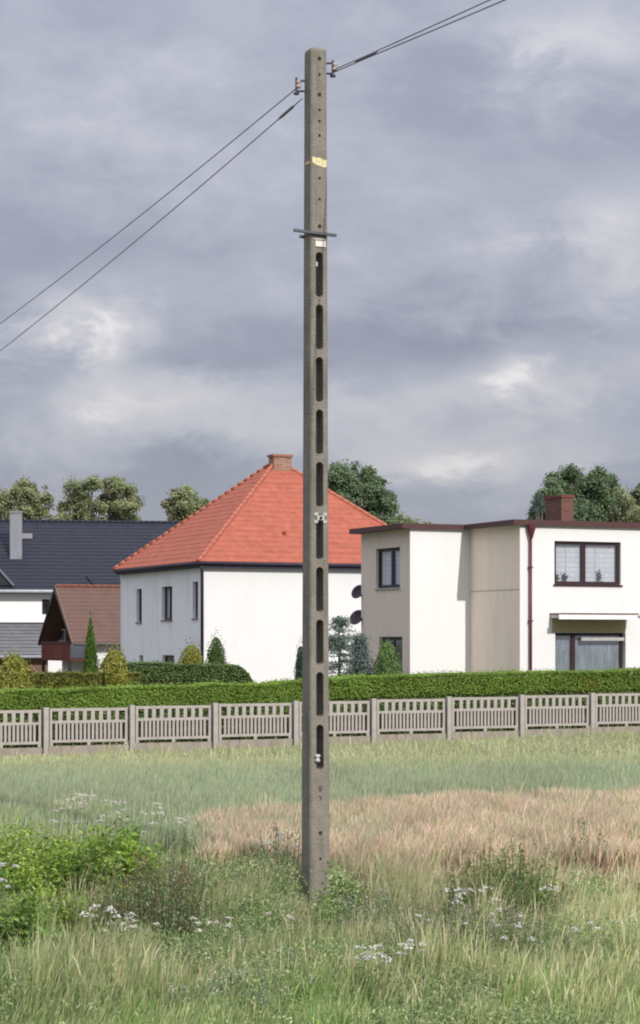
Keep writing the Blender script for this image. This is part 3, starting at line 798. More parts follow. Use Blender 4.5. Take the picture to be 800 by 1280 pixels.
def shrub(name, label, cat, px, D, pytop, pybase_w, cols, shape='round', n=6000, size=.06, base=0.0, group=None, lobes=None, up=.2, core=True):
    """one garden shrub: foliage on an uneven body around a short stem. pybase_w = width in m"""
    X = (px-400)*D/F; H = zat(pytop, D)-base; Wd = pybase_w/2
    root = thing(name, label, cat, (X, D, base), 0, group)
    t = RNG.random(n); a = RNG.random(n)*2*math.pi
    if shape == 'cone': prof = lambda t: np.where(t < .25, .75+t, 1.0-((t-.25)/.75)**1.35)*1.0
    elif shape == 'round': prof = lambda t: np.sqrt(np.clip(1-(2*t-1)**2*np.where(t < .5, .35, 1), 0, 1))
    elif shape == 'egg': prof = lambda t: np.sqrt(np.clip(1-(np.clip((t-.35)/.65, 0, 1))**2.2, 0, 1))
    elif shape == 'tier': prof = lambda t: np.where(t < .42, np.sqrt(np.clip(1-((t-.18)/.3)**2, .3, 1)), .62*np.sqrt(np.clip(1-((t-.66)/.345)**2, 0, 1)))
    rr = prof(t)*Wd*(1+.26*(vnoise(a*1.2+px*.1, t*4, 1.8, 31)-.5)*2)*(1-np.abs(RNG.normal(size=n))*.07)
    p = np.stack([rr*np.cos(a), rr*np.sin(a), t*H], 1)
    tipn = RNG.random(n) < .08; p[tipn] *= (1+.13*RNG.random((tipn.sum(), 1)))
    c = pick(cols, n, .16); c *= (.75+.5*vnoise(a*2, t*5, 1.1, 33))[:, None]
    out = np.stack([np.cos(a), np.sin(a), np.full(n, .4)], 1)
    leaves('foliage', p, size*(.6+.8*RNG.random(n)), c, root, up=up, aspect=.55, out=out)
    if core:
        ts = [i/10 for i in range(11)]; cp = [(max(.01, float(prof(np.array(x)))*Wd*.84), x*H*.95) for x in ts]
        MB().lathe(cp, 12).build('inner_core', mat('shrub_core_'+str(cols[0][0]), tuple(.35*v for v in cols[0]), .95, .3, 8), root, True)  # solid core in a darkened leaf colour
    MB().tube([(0, 0, -.1), (0, 0, H*.5)], [.05, .02], 7).build('stem', mat('shrub_stem', (.09, .06, .04), .9), root)
    return root
GOLD = [(.30, .29, .05), (.22, .24, .04), (.38, .34, .09), (.14, .18, .03)]
GRN = [(.08, .14, .035), (.11, .18, .045), (.06, .10, .03)]
shrub('golden_shrub', 'golden-tipped bushy shrub at the left edge behind the hedge', 'shrub', 18, 55, 819, 1.05, GOLD, 'egg', 7000, .075)
shrub('golden_shrub', 'golden two-tiered shrub with a rounded top, right of the slim conifer', 'shrub', 143, 56, 813, 1.15, GOLD, 'tier', 8000, .07)
shrub('golden_shrub', 'round yellow-green bush below the white house corner', 'shrub', 239, 64, 807, .92, [(.24, .25, .04), (.18, .21, .035), (.3, .28, .06)], 'round', 6000, .06)
shrub('round_shrub', 'dark green ball shrub at the corner downpipe of the white house', 'shrub', 270, 66, 797, .72, GRN, 'egg', 6000, .055)
shrub('conifer', 'slim bright green conical conifer in front of the brown chalet', 'conifer', 113, 66, 774, .70, [(.09, .16, .025), (.12, .19, .03), (.06, .11, .02)], 'cone', 7000, .06)
shrub('conifer', 'dark columnar thuja half hidden by the left side of the concrete pole', 'conifer', 376, 60, 808, .42, [(.035, .075, .045), (.05, .095, .05)], 'egg', 4000, .05)
shrub('thuja', 'rounded green thuja standing before the cream house side window', 'conifer', 484, 60, 803, .86, [(.14, .23, .07), (.17, .27, .08), (.11, .18, .055)], 'egg', 7000, .055)

def spruce(px, D, pytop, w_, label, cols):
    X = (px-400)*D/F; H = zat(pytop, D)
    root = thing('spruce', label, 'spruce', (X, D, 0))
    MB().tube([(0, 0, -.1), (0, 0, H*.95)], [.07, .012], 7).build('trunk', mat('bark', (.10, .075, .055), .9), root)
    P = []; Cc = []; br = MB()
    for i in range(190):
        t = RNG.random()**1.1*.97; z = .15+t*(H-.2); a = RNG.random()*2*math.pi; ln = (1-t)**.8*w_/2*(.75+.5*RNG.random())+.05
        e = Vector((math.cos(a)*ln, math.sin(a)*ln, z-.10*ln+.12*RNG.random())); s = Vector((0, 0, z))
        br.tube([s, e], [.012, .004], 4)
        k = 60; f = RNG.random(k)**.6
        q = np.outer(1-f, s)+np.outer(f, e)+RNG.normal(size=(k, 3))*(.05+.05*f[:, None])*np.array([1, 1, .6])
        P.append(q); Cc.append(pick(cols, k, .2))
    br.build('branches', mat('bark', (.10, .075, .055), .9), root)
    leaves('foliage', np.concatenate(P), .07+.03*RNG.random(190*60), np.concatenate(Cc), root, up=.3, aspect=.35)
spruce(424, 62, 768, 3.2, 'blue-grey spruce just right of the concrete pole', [(.15, .21, .17), (.20, .26, .22), (.09, .14, .11)])
spruce(449, 60.5, 792, 1.2, 'small silvery spruce against the cream house corner', [(.18, .23, .21), (.24, .29, .26), (.12, .16, .14)])

# ------------------------------------------------------------------ far trees
def tree(label, px, D, lobes, cols, leaf=.28, dens=900, base=-.35, name='tree', group='trees beyond the houses', trunkx=None):
    """lobes: (px, py, rpx, rpy) foliage masses seen against the sky"""
    X = (px-400)*D/F
    root = thing(name, label, 'tree', (X, D, base), 0, group)
    bark = mat('far_bark', (.13, .115, .10), .9)
    s = D/F; P = []; Cc = []; O = []
    top = max(zat(l[1], D)-base for l in lobes)
    extra = []
    for l in lobes:
        for q in range(2):
            a = RNG.random()*math.pi*1.3-.15*math.pi; extra.append((l[0]+math.cos(a)*l[2]*1.15, l[1]-math.sin(a)*l[3]*1.15*.9, l[2]*.34, l[3]*.42))
    lobes = list(lobes)+[e for e in extra if e[3] > 2]; nl = len(extra)
    limb = MB()
    MB().tube([(0, 0, -.2), (.1, 0, top*.35), (-.05, .1, top*.7), (0, 0, top*.93)], [.28, .2, .12, .03], 8).build('trunk', bark, root)
    for (lx, ly, rx, ry) in lobes:
        c = np.array([(lx-px)*s, RNG.normal()*.6, zat(ly, D)-base]); r = np.array([rx*s, rx*s*.9, ry*s])
        limb.tube([(0, 0, max(.5, c[2]*.55)), tuple(c*np.array([.6, .6, .85])), tuple(c+np.array([0, 0, r[2]*.6]))], [.10, .06, .02], 5)
        # clusters inside each lobe, then leaves inside clusters: leaves gaps
        big = rx*ry > 60; nc = int(14+dens/50) if big else 7
        d = RNG.normal(size=(nc, 3)); d /= np.linalg.norm(d, axis=1, keepdims=True); rad = RNG.random(nc)**.5*(.8+.75*RNG.random(nc))
        cc = c+d*r*rad[:, None]
        for q in cc:
            k = int((dens if big else dens*.22)/nc*(.5+1.3*RNG.random())*1.9); sp = .10+.16*r.mean()*RNG.random()
            pts = q+RNG.normal(size=(k, 3))*sp*np.array([1, 1, .8])
            P.append(pts); base_c = pick(cols, 1, .18)[0]; Cc.append(np.clip(base_c*(1+RNG.normal(size=(k, 1))*.07), .01, .8))
            v = (q-c)/(np.linalg.norm(q-c)+1e-6); O.append(np.tile(v, (k, 1)))
    limb.build('limbs', bark, root)
    P = np.concatenate(P)
    leaves('crown', P, leaf*.62*(.6+.7*RNG.random(len(P))), np.concatenate(Cc), root, up=.15, aspect=.65, out=np.concatenate(O))
PALE = [(.27, .30, .15), (.21, .25, .12), (.33, .34, .20)]
DEEP = [(.16, .23, .12), (.21, .27, .15), (.12, .18, .10)]
tree('pale olive-green tree behind the grey chimney at the left edge', 24, 122, [(2, 630, 13, 16), (22, 622, 15, 17), (44, 628, 14, 15), (12, 646, 16, 10), (40, 648, 20, 10), (30, 612, 8, 9)], PALE, .24, 1100)
tree('rounded pale tree over the dark roof, left one of the close pair', 103, 126, [(103, 613, 17, 15), (92, 630, 13, 14), (112, 632, 14, 12), (100, 650, 20, 10)], PALE, .24, 1000)
tree('spreading pale tree over the dark roof, right one of the close pair', 149, 128, [(145, 610, 12, 12), (155, 622, 14, 12), (142, 632, 13, 13), (162, 636, 11, 8), (148, 648, 20, 8)], PALE, .24, 900)
tree('small pale tree peeping out left of the orange roof', 232, 130, [(226, 622, 12, 10), (218, 636, 10, 10), (238, 633, 12, 10), (248, 626, 8, 6), (232, 650, 20, 8)], PALE, .24, 900)
tree('dark green tree behind the right slope of the orange roof', 446, 105, [(424, 600, 15, 15), (444, 604, 17, 17), (462, 616, 15, 15), (474, 630, 15, 12), (440, 628, 28, 18), (482, 636, 8, 8), (430, 652, 40, 12)], DEEP, .22, 2300)
tree('low yellow-green tree top just over the flat roof beside the dark tree', 512, 110, [(500, 654, 12, 6), (520, 656, 12, 5)], PALE, .2, 500)
tree('dense green tree behind the brick chimney of the flat-roofed house', 722, 100, [(703, 608, 13, 14), (722, 602, 14, 13), (724, 622, 24, 20), (746, 604, 10, 12), (752, 614, 15, 17), (690, 622, 12, 14), (744, 632, 24, 16), (716, 643, 34, 14)], DEEP, .2, 2500)
tree('thin bluish sapling left of the brick chimney', 676, 98, [(677, 630, 6, 8), (668, 635, 5, 8), (680, 644, 8, 8)], [(.075, .11, .09), (.10, .14, .12)], .17, 260)
tree('pale feathery tree right of the dense green tree', 776, 106, [(768, 628, 12, 14), (776, 640, 16, 12), (790, 644, 16, 10), (760, 645, 12, 10)], PALE, .2, 1100)
tree('olive tree at the right edge behind the flat roof', 800, 112, [(800, 632, 12, 14), (812, 624, 14, 16), (798, 646, 14, 8)], [(.11, .13, .06), (.14, .16, .08)], .2, 900)

# ------------------------------------------------------------------ the concrete pole
PD = 19.2; PX = -.042
M_pole = mat('pole_concrete', (.215, .195, .165), .92, .16, 7, .5, 45, stain=(.12, .105, .085), stain_amt=.65, stain_scale=(5, 5, .8))
def build_pole():
    root = thing('utility_pole', 'tall weathered concrete utility pole with a ladder of slots, standing in the field', 'utility pole', (PX, PD, 0), TH)
    top = zat(62, PD)
    def W(z): return .201-.044*z/8.1
    def Dp(z): return .217-.050*z/8.1
    mb = MB(); cf = .014
    fr = -1
    def ring(z): 
        w_, d = W(z)/2, Dp(z)/2
        return [(-w_, -d+cf), (-w_+cf, -d), (w_-cf, -d), (w_, -d+cf), (w_, d-cf), (w_-cf, d), (-w_+cf, d), (-w_, d-cf)]
    wins = []
    for k in range(10):
        y0 = 317+65.35*k; wins.append((zat(y0+56, PD), zat(y0, PD)))
    wins = wins[::-1]
    zs = [-.6]
    for a, b in wins: zs += [a-.03, b+.03]
    zs += [top-.03]
    hw = .037
    for i in range(len(zs)-1):
        za, zb = zs[i], zs[i+1]; A, B = ring(za), ring(zb)
        iswin = i % 2 == 1
        for j in range(8):
            if iswin and j in (1, 5): continue
            k = (j+1) % 8
            mb.poly([(*A[j], za), (*A[k], za), (*B[k], zb), (*B[j], zb)])
        if iswin:
            a, b = za+.03, zb-.03
            H = []
            for t in range(0, 9): th = math.pi*t/8; H.append((-hw*math.cos(th), b-hw+hw*math.sin(th)))      # top arc from left to right
            for t in range(0, 5): th = math.pi*t/4; H.append((hw*math.cos(th), a+.02-.02*math.sin(th)))       # bottom, right to left
            def fp(x, z, s):
                return (x, s*Dp(z)/2, z)
            for s in (-1, 1):
                # left half: outer left edge + left part of the hole
                Lh = [H[4], H[3], H[2], H[1], H[0], H[13], H[12], H[11]]
                Rh = [H[11], H[10], H[9], H[8], H[7], H[6], H[5], H[4]]
                wa, wb = W(za)/2-cf, W(zb)/2-cf
                mb.poly([fp(-wa, za, s), fp(-wb, zb, s), fp(0, zb, s)]+[fp(*q, s) for q in Lh]+[fp(0, za, s)])
                mb.poly([fp(wa, za, s), fp(0, za, s)]+[fp(*q, s) for q in Rh]+[fp(0, zb, s), fp(wb, zb, s)])
            n = len(H)
            for j in range(n):
                k = (j+1) % n
                mb.poly([fp(*H[j], -1), fp(*H[k], -1), fp(*H[k], 1), fp(*H[j], 1)])
    # rounded head
    A = ring(top-.03); cen = 0
    prev = [(x, y, top-.03) for x, y in A]
    for sc, dz in ((.93, .018), (.78, .030)):
        nx = [(x*sc, y*sc, top-.03+dz) for x, y in A]
        for j in range(8): mb.poly([prev[j], prev[(j+1) % 8], nx[(j+1) % 8], nx[j]])
        prev = nx
    mb.poly(prev); mb.poly([(x, y, -.6) for x, y in ring(-.6)][::-1])
    sh = mb.build('shaft', M_pole, root)
    bm = bmesh.new(); bm.from_mesh(sh.data); bmesh.ops.remove_doubles(bm, verts=bm.verts, dist=2e-4); bmesh.ops.recalc_face_normals(bm, faces=bm.faces); bm.to_mesh(sh.data); bm.free()
    # bolt holes: dark discs on the front face, colour standing in for shaded depth
    dk = mat('bolt_hole', (.03, .027, .025), .9)
    hm = None
    for y in (76, 96, 121, 140, 154, 172, 225, 251, 285, 1040, 1072):
        z = zat(y, PD); r = .017 if y in (76, 285, 1040, 121) else .012
        o = MB().lathe([(r, -.004), (r*1.1, .0), (r, .003), (r*.5, .0015)], 10, Matrix.Translation((.003, -Dp(z)/2-.001, z)) @ Matrix.Rotation(R(90), 4, 'X')).build('bolt_hole', dk, sh)
    # two worn stencilled characters
    ink = mat('worn_ink', (.115, .09, .075), .95, .3, 40)
    def strokes(segs, z, s):
        g = MB(); y = -Dp(z)/2-.0035
        for (a, b, c, d) in segs:
            p, q = Vector((a*s, 0, b*s)), Vector((c*s, 0, d*s)); t = (q-p).normalized(); n_ = Vector((-t.z, 0, t.x))*.0065
            g.prism([(v.x+.004, y, v.z+z) for v in (p+n_, q+n_, q-n_, p-n_)], (0, .002, 0))
        g.build('painted_mark', ink, root)
    strokes([(-.4, .8, .3, 1), (.3, 1, .45, .4), (.45, .4, -.35, -.2), (-.4, -.3, .4, -.3), (-.4, .8, -.45, .1)], zat(986, PD), .032)
    strokes([(-.45, .9, .35, .4), (.35, .4, -.1, -.3)], zat(998, PD), .03)
    # yellow painted ring
    yl = mat('yellow_paint', (.66, .59, .33), .85, .25, 40)
    z = zat(205, PD); w_ = W(z)/2; d = Dp(z)/2+.003
    g = MB()
    out = [(-w_+.010, .046), (-.03, .036), (0, .040), (.03, .026), (w_-.010, .022), (w_-.011, -.040), (.04, -.046), (0, -.034), (-.03, -.030), (-w_+.011, -.006)]
    g.prism([(x, -d, z+q) for x, q in out], (0, .002, 0))
    g.box(-w_-.003, -w_-.001, -.05, .03, z-.012, z+.012)
    g.build('yellow_band', yl, root)
    # thin steel cross bar and identification plate
    steel = mat('galvanised_steel', (.10, .105, .12), .5, .2, 20, metal=.4)
    z = zat(294.5, PD); cb = MB()
    cb.box(-.262, .160, -Dp(z)/2-.035, -Dp(z)/2-.004, -.012, .012, Matrix.Translation((0, 0, z)) @ Matrix.Rotation(R(2.2), 4, 'Y'))
    o = cb.build('cross_bar', steel, root)
    cb = MB()
    for s in (-1, 1): cb.tube([(s*(W(z)/2+.012), -Dp(z)/2-.03, z), (s*(W(z)/2+.012), Dp(z)/2+.03, z)], .007, 6)
    cb.box(-.12, .12, Dp(z)/2+.004, Dp(z)/2+.012, z-.015, z+.015)
    cb.build('clamp', steel, o)
    z = zat(307, PD)
    MB().box(-.042, .058, -Dp(z)/2-.010, -Dp(z)/2-.002, z-.026, z+.026).build('plate', mat('white_plate', (.74, .70, .64), .6), root)
    MB().box(-.055, .05, -Dp(z)/2-.006, -Dp(z)/2-.0025, z+.034, z+.050).build('plate_strap', mat('pale_strap', (.45, .42, .38), .6), root)
    # cable remains in the top slot
    z = zat(332, PD)
    MB().box(-.03, -.012, -Dp(z)/2+.01, -Dp(z)/2+.05, z-.02, z+.02).build('clip', mat('dull_clip', (.42, .38, .38), .7), root)
    # white four-armed bracket
    z = zat(648, PD); g = MB(); wh = mat('white_bracket', (.45, .43, .41), .6, .1, 20)
    y = -Dp(z)/2-.004
    g.box(-.030, .042, y-.006, y, z-.022, z+.022)
    for sx in (-1, 1):
        for sz in (-1, 1): g.box(.006+sx*.045-.018, .006+sx*.045+.018, y-.005, y-.001, z+sz*.034-.014, z+sz*.034+.014)
    b = g.build('number_bracket', wh, root)
    MB().lathe([(.013, 0), (.013, .014), (.006, .018)], 8, Matrix.Translation((.006, y-.0055, z)) @ Matrix.Rotation(R(90), 4, 'X')).build('bolt', dk, b)
    # pale insulator left in the lowest slot
    z = zat(947, PD)
    MB().lathe([(.014, -.035), (.024, -.03), (.024, -.012), (.016, -.004), (.016, .004), (.026, .012), (.026, .03), (.014, .037)], 12, Matrix.Translation((-.03, -Dp(z)/2-.012, z))).build('slot_insulator', mat('grey_porcelain', (.48, .50, .49), .35), root, True)
    # stirrup brackets with shackle insulators
    rot = Matrix.Rotation(-TH, 4, 'Z')
    porc = mat('pink_porcelain', (.40, .31, .29), .3, .08)
    def stirrup(px_att, px_end, ya, yb, yc, sgn, wobble):
        # built in world directions on the side the line leaves
        za, zb = zat(ya, PD), zat(yb, PD)
        def loc(px, z, dy=0.0):
            X = (px-400)*PD/F-PX; return rot @ Vector((X, dy, z))
        g = MB(); g.tube([loc(px_att, za), loc(px_end, za+.004*sgn)], .010, 6); g.tube([loc(px_att, zb), loc(px_end, zb)], .010, 6)
        g.tube([loc(px_end, za+.03), loc(px_end, zb-.028)], .011, 6)
        g.lathe([(.012, -.035), (.028, -.03), (.028, -.014), (.014, -.01)], 8, Matrix.Translation(loc(px_end, zb)))
        br_ = g.build('line_bracket', mat('dark_steel', (.055, .055, .075), .5, .15), root)
        m_ = loc(px_end+2.5*wobble, zat(yc, PD))
        MB().lathe([(.012, -.036), (.024, -.032), (.026, -.016), (.016, -.006), (.016, .006), (.026, .016), (.024, .032), (.012, .036)], 14, Matrix.Translation(m_)).build('insulator', porc, br_, True)
        return root.matrix_world @ Vector(m_)
    stirrup(404, 416, 79.5, 92, 84, 1, 1)
    stirrup(381, 370.5, 101, 114, 105.5, -1, 1)
build_pole()

# overhead wires
M_wire = mat('wire', (.18, .18, .22), .5, .1)
def wires():
    def run(px0, py0, drop, curve, sgn, r, label, n=40, T=60, split=None):
        A = at(px0, py0, PD); d = Vector((V[0]*sgn, V[1]*sgn, 0)); pts = []
        for i in range(n+1):
            t = T*(i/n)**1.5; pts.append(A+d*t+Vector((0, 0, -drop*t+curve*t*t)))
        if split: pts = [p+Vector((0, 0, split*min(1, max(0, (i/n)**1.5*T-.5)/3))) for i, p in enumerate(pts)]
        return tag(MB().tube(pts, r, 6).build('power_line', M_wire, None, True), label, 'wire', 'overhead wires meeting at the pole')
    a = run(371, 110, .0850, .0014, 1, .0055, 'upper of the two wires running down to the left')
    b = run(378, 123, .1080, .0014, 1, .0055, 'lower of the two wires running down to the left, with a splice at the pole')
    A = at(378, 123, PD); d = Vector((V[0], V[1], -.108))
    MB().tube([A+d*.18, A+d*.24, A+d*.50, A+d*.58], [.006, .014, .014, .006], 8).build('splice', M_wire, b, True)
    c = run(418, 87, .07, .0012, -1, .0055, 'upper of the two wires rising to the right from the pole')
    e = run(418, 90, .07, .0012, -1, .0055, 'lower of the two wires rising to the right, with a splice', split=-.035)
    A = at(418, 88, PD); d = Vector((-V[0], -V[1], -.07))
    MB().tube([A+d*.45, A+d*.5, A+d*.86, A+d*.92], [.006, .012, .012, .006], 8).build('splice', M_wire, e, True)
wires()

# ------------------------------------------------------------------ the field
GREEN = [(.26, .34, .13), (.33, .41, .17), (.17, .25, .08), (.43, .46, .23)]
DRY = [(.56, .53, .30), (.47, .46, .24), (.64, .59, .38), (.40, .41, .21)]
PINK = [(.70, .53, .41), (.62, .465, .35), (.78, .61, .49), (.50, .40, .28)]
BLUEG = [(.34, .41, .25), (.40, .47, .30), (.29, .36, .21), (.46, .48, .32)]
YEL = [(.52, .52, .27), (.42, .45, .21), (.60, .58, .35)]

def scatter(D0, D1, dens, margin=1.25):
    """random spots in the wedge of field in front of the camera"""
    A = (D1*D1-D0*D0)*(400/F)*margin; n = int(A*dens)
    D = np.sqrt(RNG.random(n)*(D1*D1-D0*D0)+D0*D0); X = (RNG.random(n)*2-1)*400/F*D*margin
    return X, D
def apx(X, D): return 400+X*F/D

def field():
    # --- foreground mixed grass
    for name, D0, D1, dens, hs, wb in (('grass', 11.5, 18, 2600, 1.0, .0048), ('grass', 18, 26, 1500, 1.0, .0065)):
        X, D = scatter(D0, D1, dens); n = len(X)
        cl = vnoise(X, D*.6, .9, 41); cl2 = vnoise(X, D*.5, 2.6, 42); cl3 = vnoise(X, D*.5, .35, 43)
        dist = (D-12)/14
        px = apx(X, D)
        # how dry: more toward the tan belt on the right
        tanbelt = np.clip((D-16.5)/3.5, 0, 1)*np.clip((px-230)/120, 0, 1)
        dryness = np.clip(.04+.22*cl2+.6*(cl-.45)+.55*tanbelt+.10*(px > 420), .03, .95)
        kind = RNG.random(n)
        cols = np.where((kind < dryness)[:, None], pick(DRY, n), pick(GREEN, n))
        pk = (RNG.random(n) < tanbelt*.75*np.clip((D-18.5)/2, 0, 1)); cols[pk] = pick(PINK, pk.sum())
        cols *= (.72+.56*cl3)[:, None]
        gcl = (vnoise(X, D*.45, 1.7, 44) > .66)[:, None]; cols = np.where(gcl & (kind > .4)[:, None], cols*np.array([.82, .96, .72]), cols)
        h = (.15+.22*cl2+.12*RNG.random(n))*(.8+.35*RNG.random(n))
        h += .04*(tanbelt)
        h[kind < dryness*.5] *= 1.25
        tuft = np.clip((vnoise(X, D*.6, 3.1, 45)-.6)*3, 0, 1); h *= 1+.55*tuft; low = np.clip((.36-vnoise(X, D*.5, 1.1, 46))*4, 0, 1); h *= 1-.45*low
        near = np.clip((D-11.5)/2.5, 0.3, 1); h *= near
        clear = np.hypot(X-PX, D-PD) < .16
        foot = (np.abs(X-PX-.02) < .45) & (D > PD-2.6) & (D < PD+.1); h[foot] *= .42
        a = RNG.random(n)*2*math.pi; ln = h*(.10+.30*RNG.random(n)**2)
        wind = np.stack([np.cos(a)*ln+.04, np.sin(a)*ln, -.15*ln], 1)
        base = np.stack([X, D, ground_z(X, D)-.02], 1)
        head = np.where(RNG.random(n) < .22, 1.7, .7)
        keep = ~clear
        wd = wb*(.6+.8*RNG.random(n))
        o = blades(name, base[keep], h[keep], wind[keep], wd[keep], cols[keep], head=head[keep]); tag(o, 'tall mixed green and straw-coloured grass of the field in the foreground' if D0 < 15 else 'tall grass around the foot of the concrete pole', 'grass', kind='stuff')
    # --- low broad-leaved herbs and seed tops mixed through the grass
    X, D = scatter(12, 24, 1500); n = len(X)
    m1 = vnoise(X, D*.5, 1.3, 71); k = (RNG.random(n) < np.clip((m1-.35)*2.2, .04, .9)) & (np.hypot(X-PX, D-PD) > .2); k &= ~((apx(X, D) > 260) & (D > 19.5) & (RNG.random(n) < .8))
    X, D = X[k], D[k]; n = len(X); per = 9
    hh = .14+.30*vnoise(X, D*.5, 2.1, 72)*(.5+RNG.random(n)); hh *= np.clip((D-11)/2.5, .4, 1)
    c = pick(GREEN+[(.14, .24, .08), (.20, .25, .15)], n, .12)*(.8+.4*vnoise(X, D*.5, .9, 73))[:, None]
    P = np.repeat(np.stack([X, D, ground_z(X, D)], 1), per, 0); t = RNG.random(n*per)**.7
    P += RNG.normal(size=P.shape)*np.array([.022, .022, 0]); P[:, 2] += t*np.repeat(hh, per)
    o = leaves('herbs', P, .028*(.5+RNG.random(n*per)), np.repeat(c, per, 0)*(1+RNG.normal(size=(n*per, 1))*.1), up=.4, aspect=.35, droop=np.array([0, 0, .8]))
    tag(o, 'low broad-leaved herbs mixed through the foreground grass', 'herbs', kind='stuff')
    # --- dry pinkish belt, right of x=250
    X, D = scatter(20.3, 29.2, 1500); px = apx(X, D)
    edge = 26.6-.0*(px)
    lim_far = np.interp(px, [250, 420, 800, 950], [24.2, 26.8, 28.2, 28.6])+(vnoise(X, D*0, 1.4, 51)-.5)*.5; lim_near = 19+1.3*vnoise(X, D*.4, 1.0, 50)
    k = (px > 235+30*vnoise(D, X*0, 1.1, 52)) & (D < lim_far) & (D > lim_near); X, D = X[k], D[k]; n = len(X)
    cols = pick(PINK+DRY[:1], n, .14)
    gr = RNG.random(n) < .14; cols[gr] = pick(GREEN, gr.sum())
    cols *= (.82+.36*vnoise(X, D*.4, 2.2, 53))[:, None]
    h = .50+.08*RNG.random(n)+.12*(vnoise(X, D*.5, 1.6, 54)-.5); a = RNG.random(n)*6.28; ln = h*(.08+.2*RNG.random(n))
    o = blades('dry_grass', np.stack([X, D, ground_z(X, D)-.02], 1), h, np.stack([np.cos(a)*ln+.03, np.sin(a)*ln, -.1*ln], 1), .008*(.6+.8*RNG.random(n)), cols, head=np.full(n, 1.5))
    tag(o, 'belt of dry pinkish ripe grass crossing the field right of the pole', 'grass', kind='stuff')
    # --- blue-green crop and yellowish strip up to the fence
    X, D = scatter(22.0, 37.5, 900); n = len(X); cols = pick(BLUEG, n, .12)
    cols *= (.88+.24*vnoise(X, D*.15, 1.0, 61))[:, None]
    px = apx(X, D)
    yl = RNG.random(n) < np.clip(.04+.6*(D-33.5)/4, .04, .9); cols[yl] = pick(YEL, yl.sum())
    lf = (RNG.random(n) < np.clip((300-px)/300, 0, 1)*.35*(D < 26)); cols[lf] = pick(GREEN, lf.sum())
    h = .42+.10*RNG.random(n)+.05*vnoise(X, D*.3, 1.2, 66); a = RNG.random(n)*6.28; ln = h*(.04+.12*RNG.random(n)**2)
    o = blades('crop', np.stack([X, D, ground_z(X, D)-.02], 1), h, np.stack([np.cos(a)*ln+.03, np.sin(a)*ln, -.1*ln], 1), .008*(.6+.8*RNG.random(n)), cols, head=np.full(n, 1.3))
    tag(o, 'even blue-green cereal crop across the middle of the field', 'crop', kind='stuff')
    X, D = scatter(32, 62, 420); k = (D < FD0-.2+(X-FX0)*.4424); X, D = X[k], D[k]; n = len(X)
    cols = pick(YEL, n, .12); g = RNG.random(n) < .3; cols[g] = pick(BLUEG, g.sum()); cols *= (.85+.3*vnoise(X, D*.2, .8, 63))[:, None]
    h = (.07+.07*RNG.random(n)+.07*vnoise(X, D*.3, .9, 64))*np.where(RNG.random(n) < .03, 2.6, 1); a = RNG.random(n)*6.28; ln = h*(.2+.3*RNG.random(n))
    o = blades('grass', np.stack([X, D, ground_z(X, D)-.02], 1), h, np.stack([np.cos(a)*ln, np.sin(a)*ln, -.1*ln], 1), .016*(.6+.8*RNG.random(n)), cols)
    tag(o, 'yellowish grass strip along the foot of the concrete fence', 'grass', kind='stuff')
    # lawn behind the fence
    X, D = scatter(50, 78, 60, 1.35); k = D > FD0+2.2+(X-FX0)*.4424; X, D = X[k], D[k]; n = len(X)
    h = .08+.06*RNG.random(n); a = RNG.random(n)*6.28; ln = h*.5
    o = blades('lawn', np.stack([X, D, ground_z(X, D)-.01], 1), h, np.stack([np.cos(a)*ln, np.sin(a)*ln, 0*ln], 1), .03*(.6+.8*RNG.random(n)), pick([(.10, .15, .035), (.13, .18, .04)], n))
    tag(o, 'mown garden lawn behind the hedge', 'lawn', kind='stuff')
field()

# ------------------------------------------------------------------ weeds standing out of the grass
def leafy_weed(label, px, D, wpx, h, cols, n, leaf=.06, nst=30, depth=None, name='leafy_weed', cat='weed'):
    X = (px-400)*D/F; w_ = wpx*D/F/2; dp = depth or w_*.7
    root = thing(name, label, cat, (X, D, float(ground_z(np.array(X), np.array(D)))))
    st = MB(); P = []; Cc = []
    per = n//nst
    for i in range(nst):
        a = RNG.random()*6.28; r = math.sqrt(RNG.random()); bx, by = math.cos(a)*r*w_*.7+RNG.normal()*w_*.10, math.sin(a)*r*dp*.7
        hh = h*(.50+.55*RNG.random())*(1-.30*r*r); ex, ey = bx*1.35+RNG.normal()*.05, by*1.35+RNG.normal()*.05
        st.tube([(bx, by, -.03), ((bx+ex)/2, (by+ey)/2, hh*.55), (ex, ey, hh)], [.006, .004, .002], 4)
        t = RNG.random(per)**.75; az = RNG.random(per)*6.28; rad = (.03+.11*(1-t*.5))*(.4+.6*RNG.random(per))
        c = np.stack([bx+(ex-bx)*t+np.cos(az)*rad, by+(ey-by)*t+np.sin(az)*rad, hh*t+.02*RNG.normal(size=per)], 1); P.append(c)
        b = pick(cols, 1, .12)[0]; Cc.append(np.clip(b*(1+RNG.normal(size=(per, 1))*.15), .01, .8))
    st.build('stem', mat('weed_stem', (.12, .15, .05), .9), root)
    P = np.concatenate(P); sz = leaf*(.5+.9*RNG.random(len(P)))
    leaves('foliage', P, sz, np.concatenate(Cc), root, up=.7, aspect=.5)
    return root

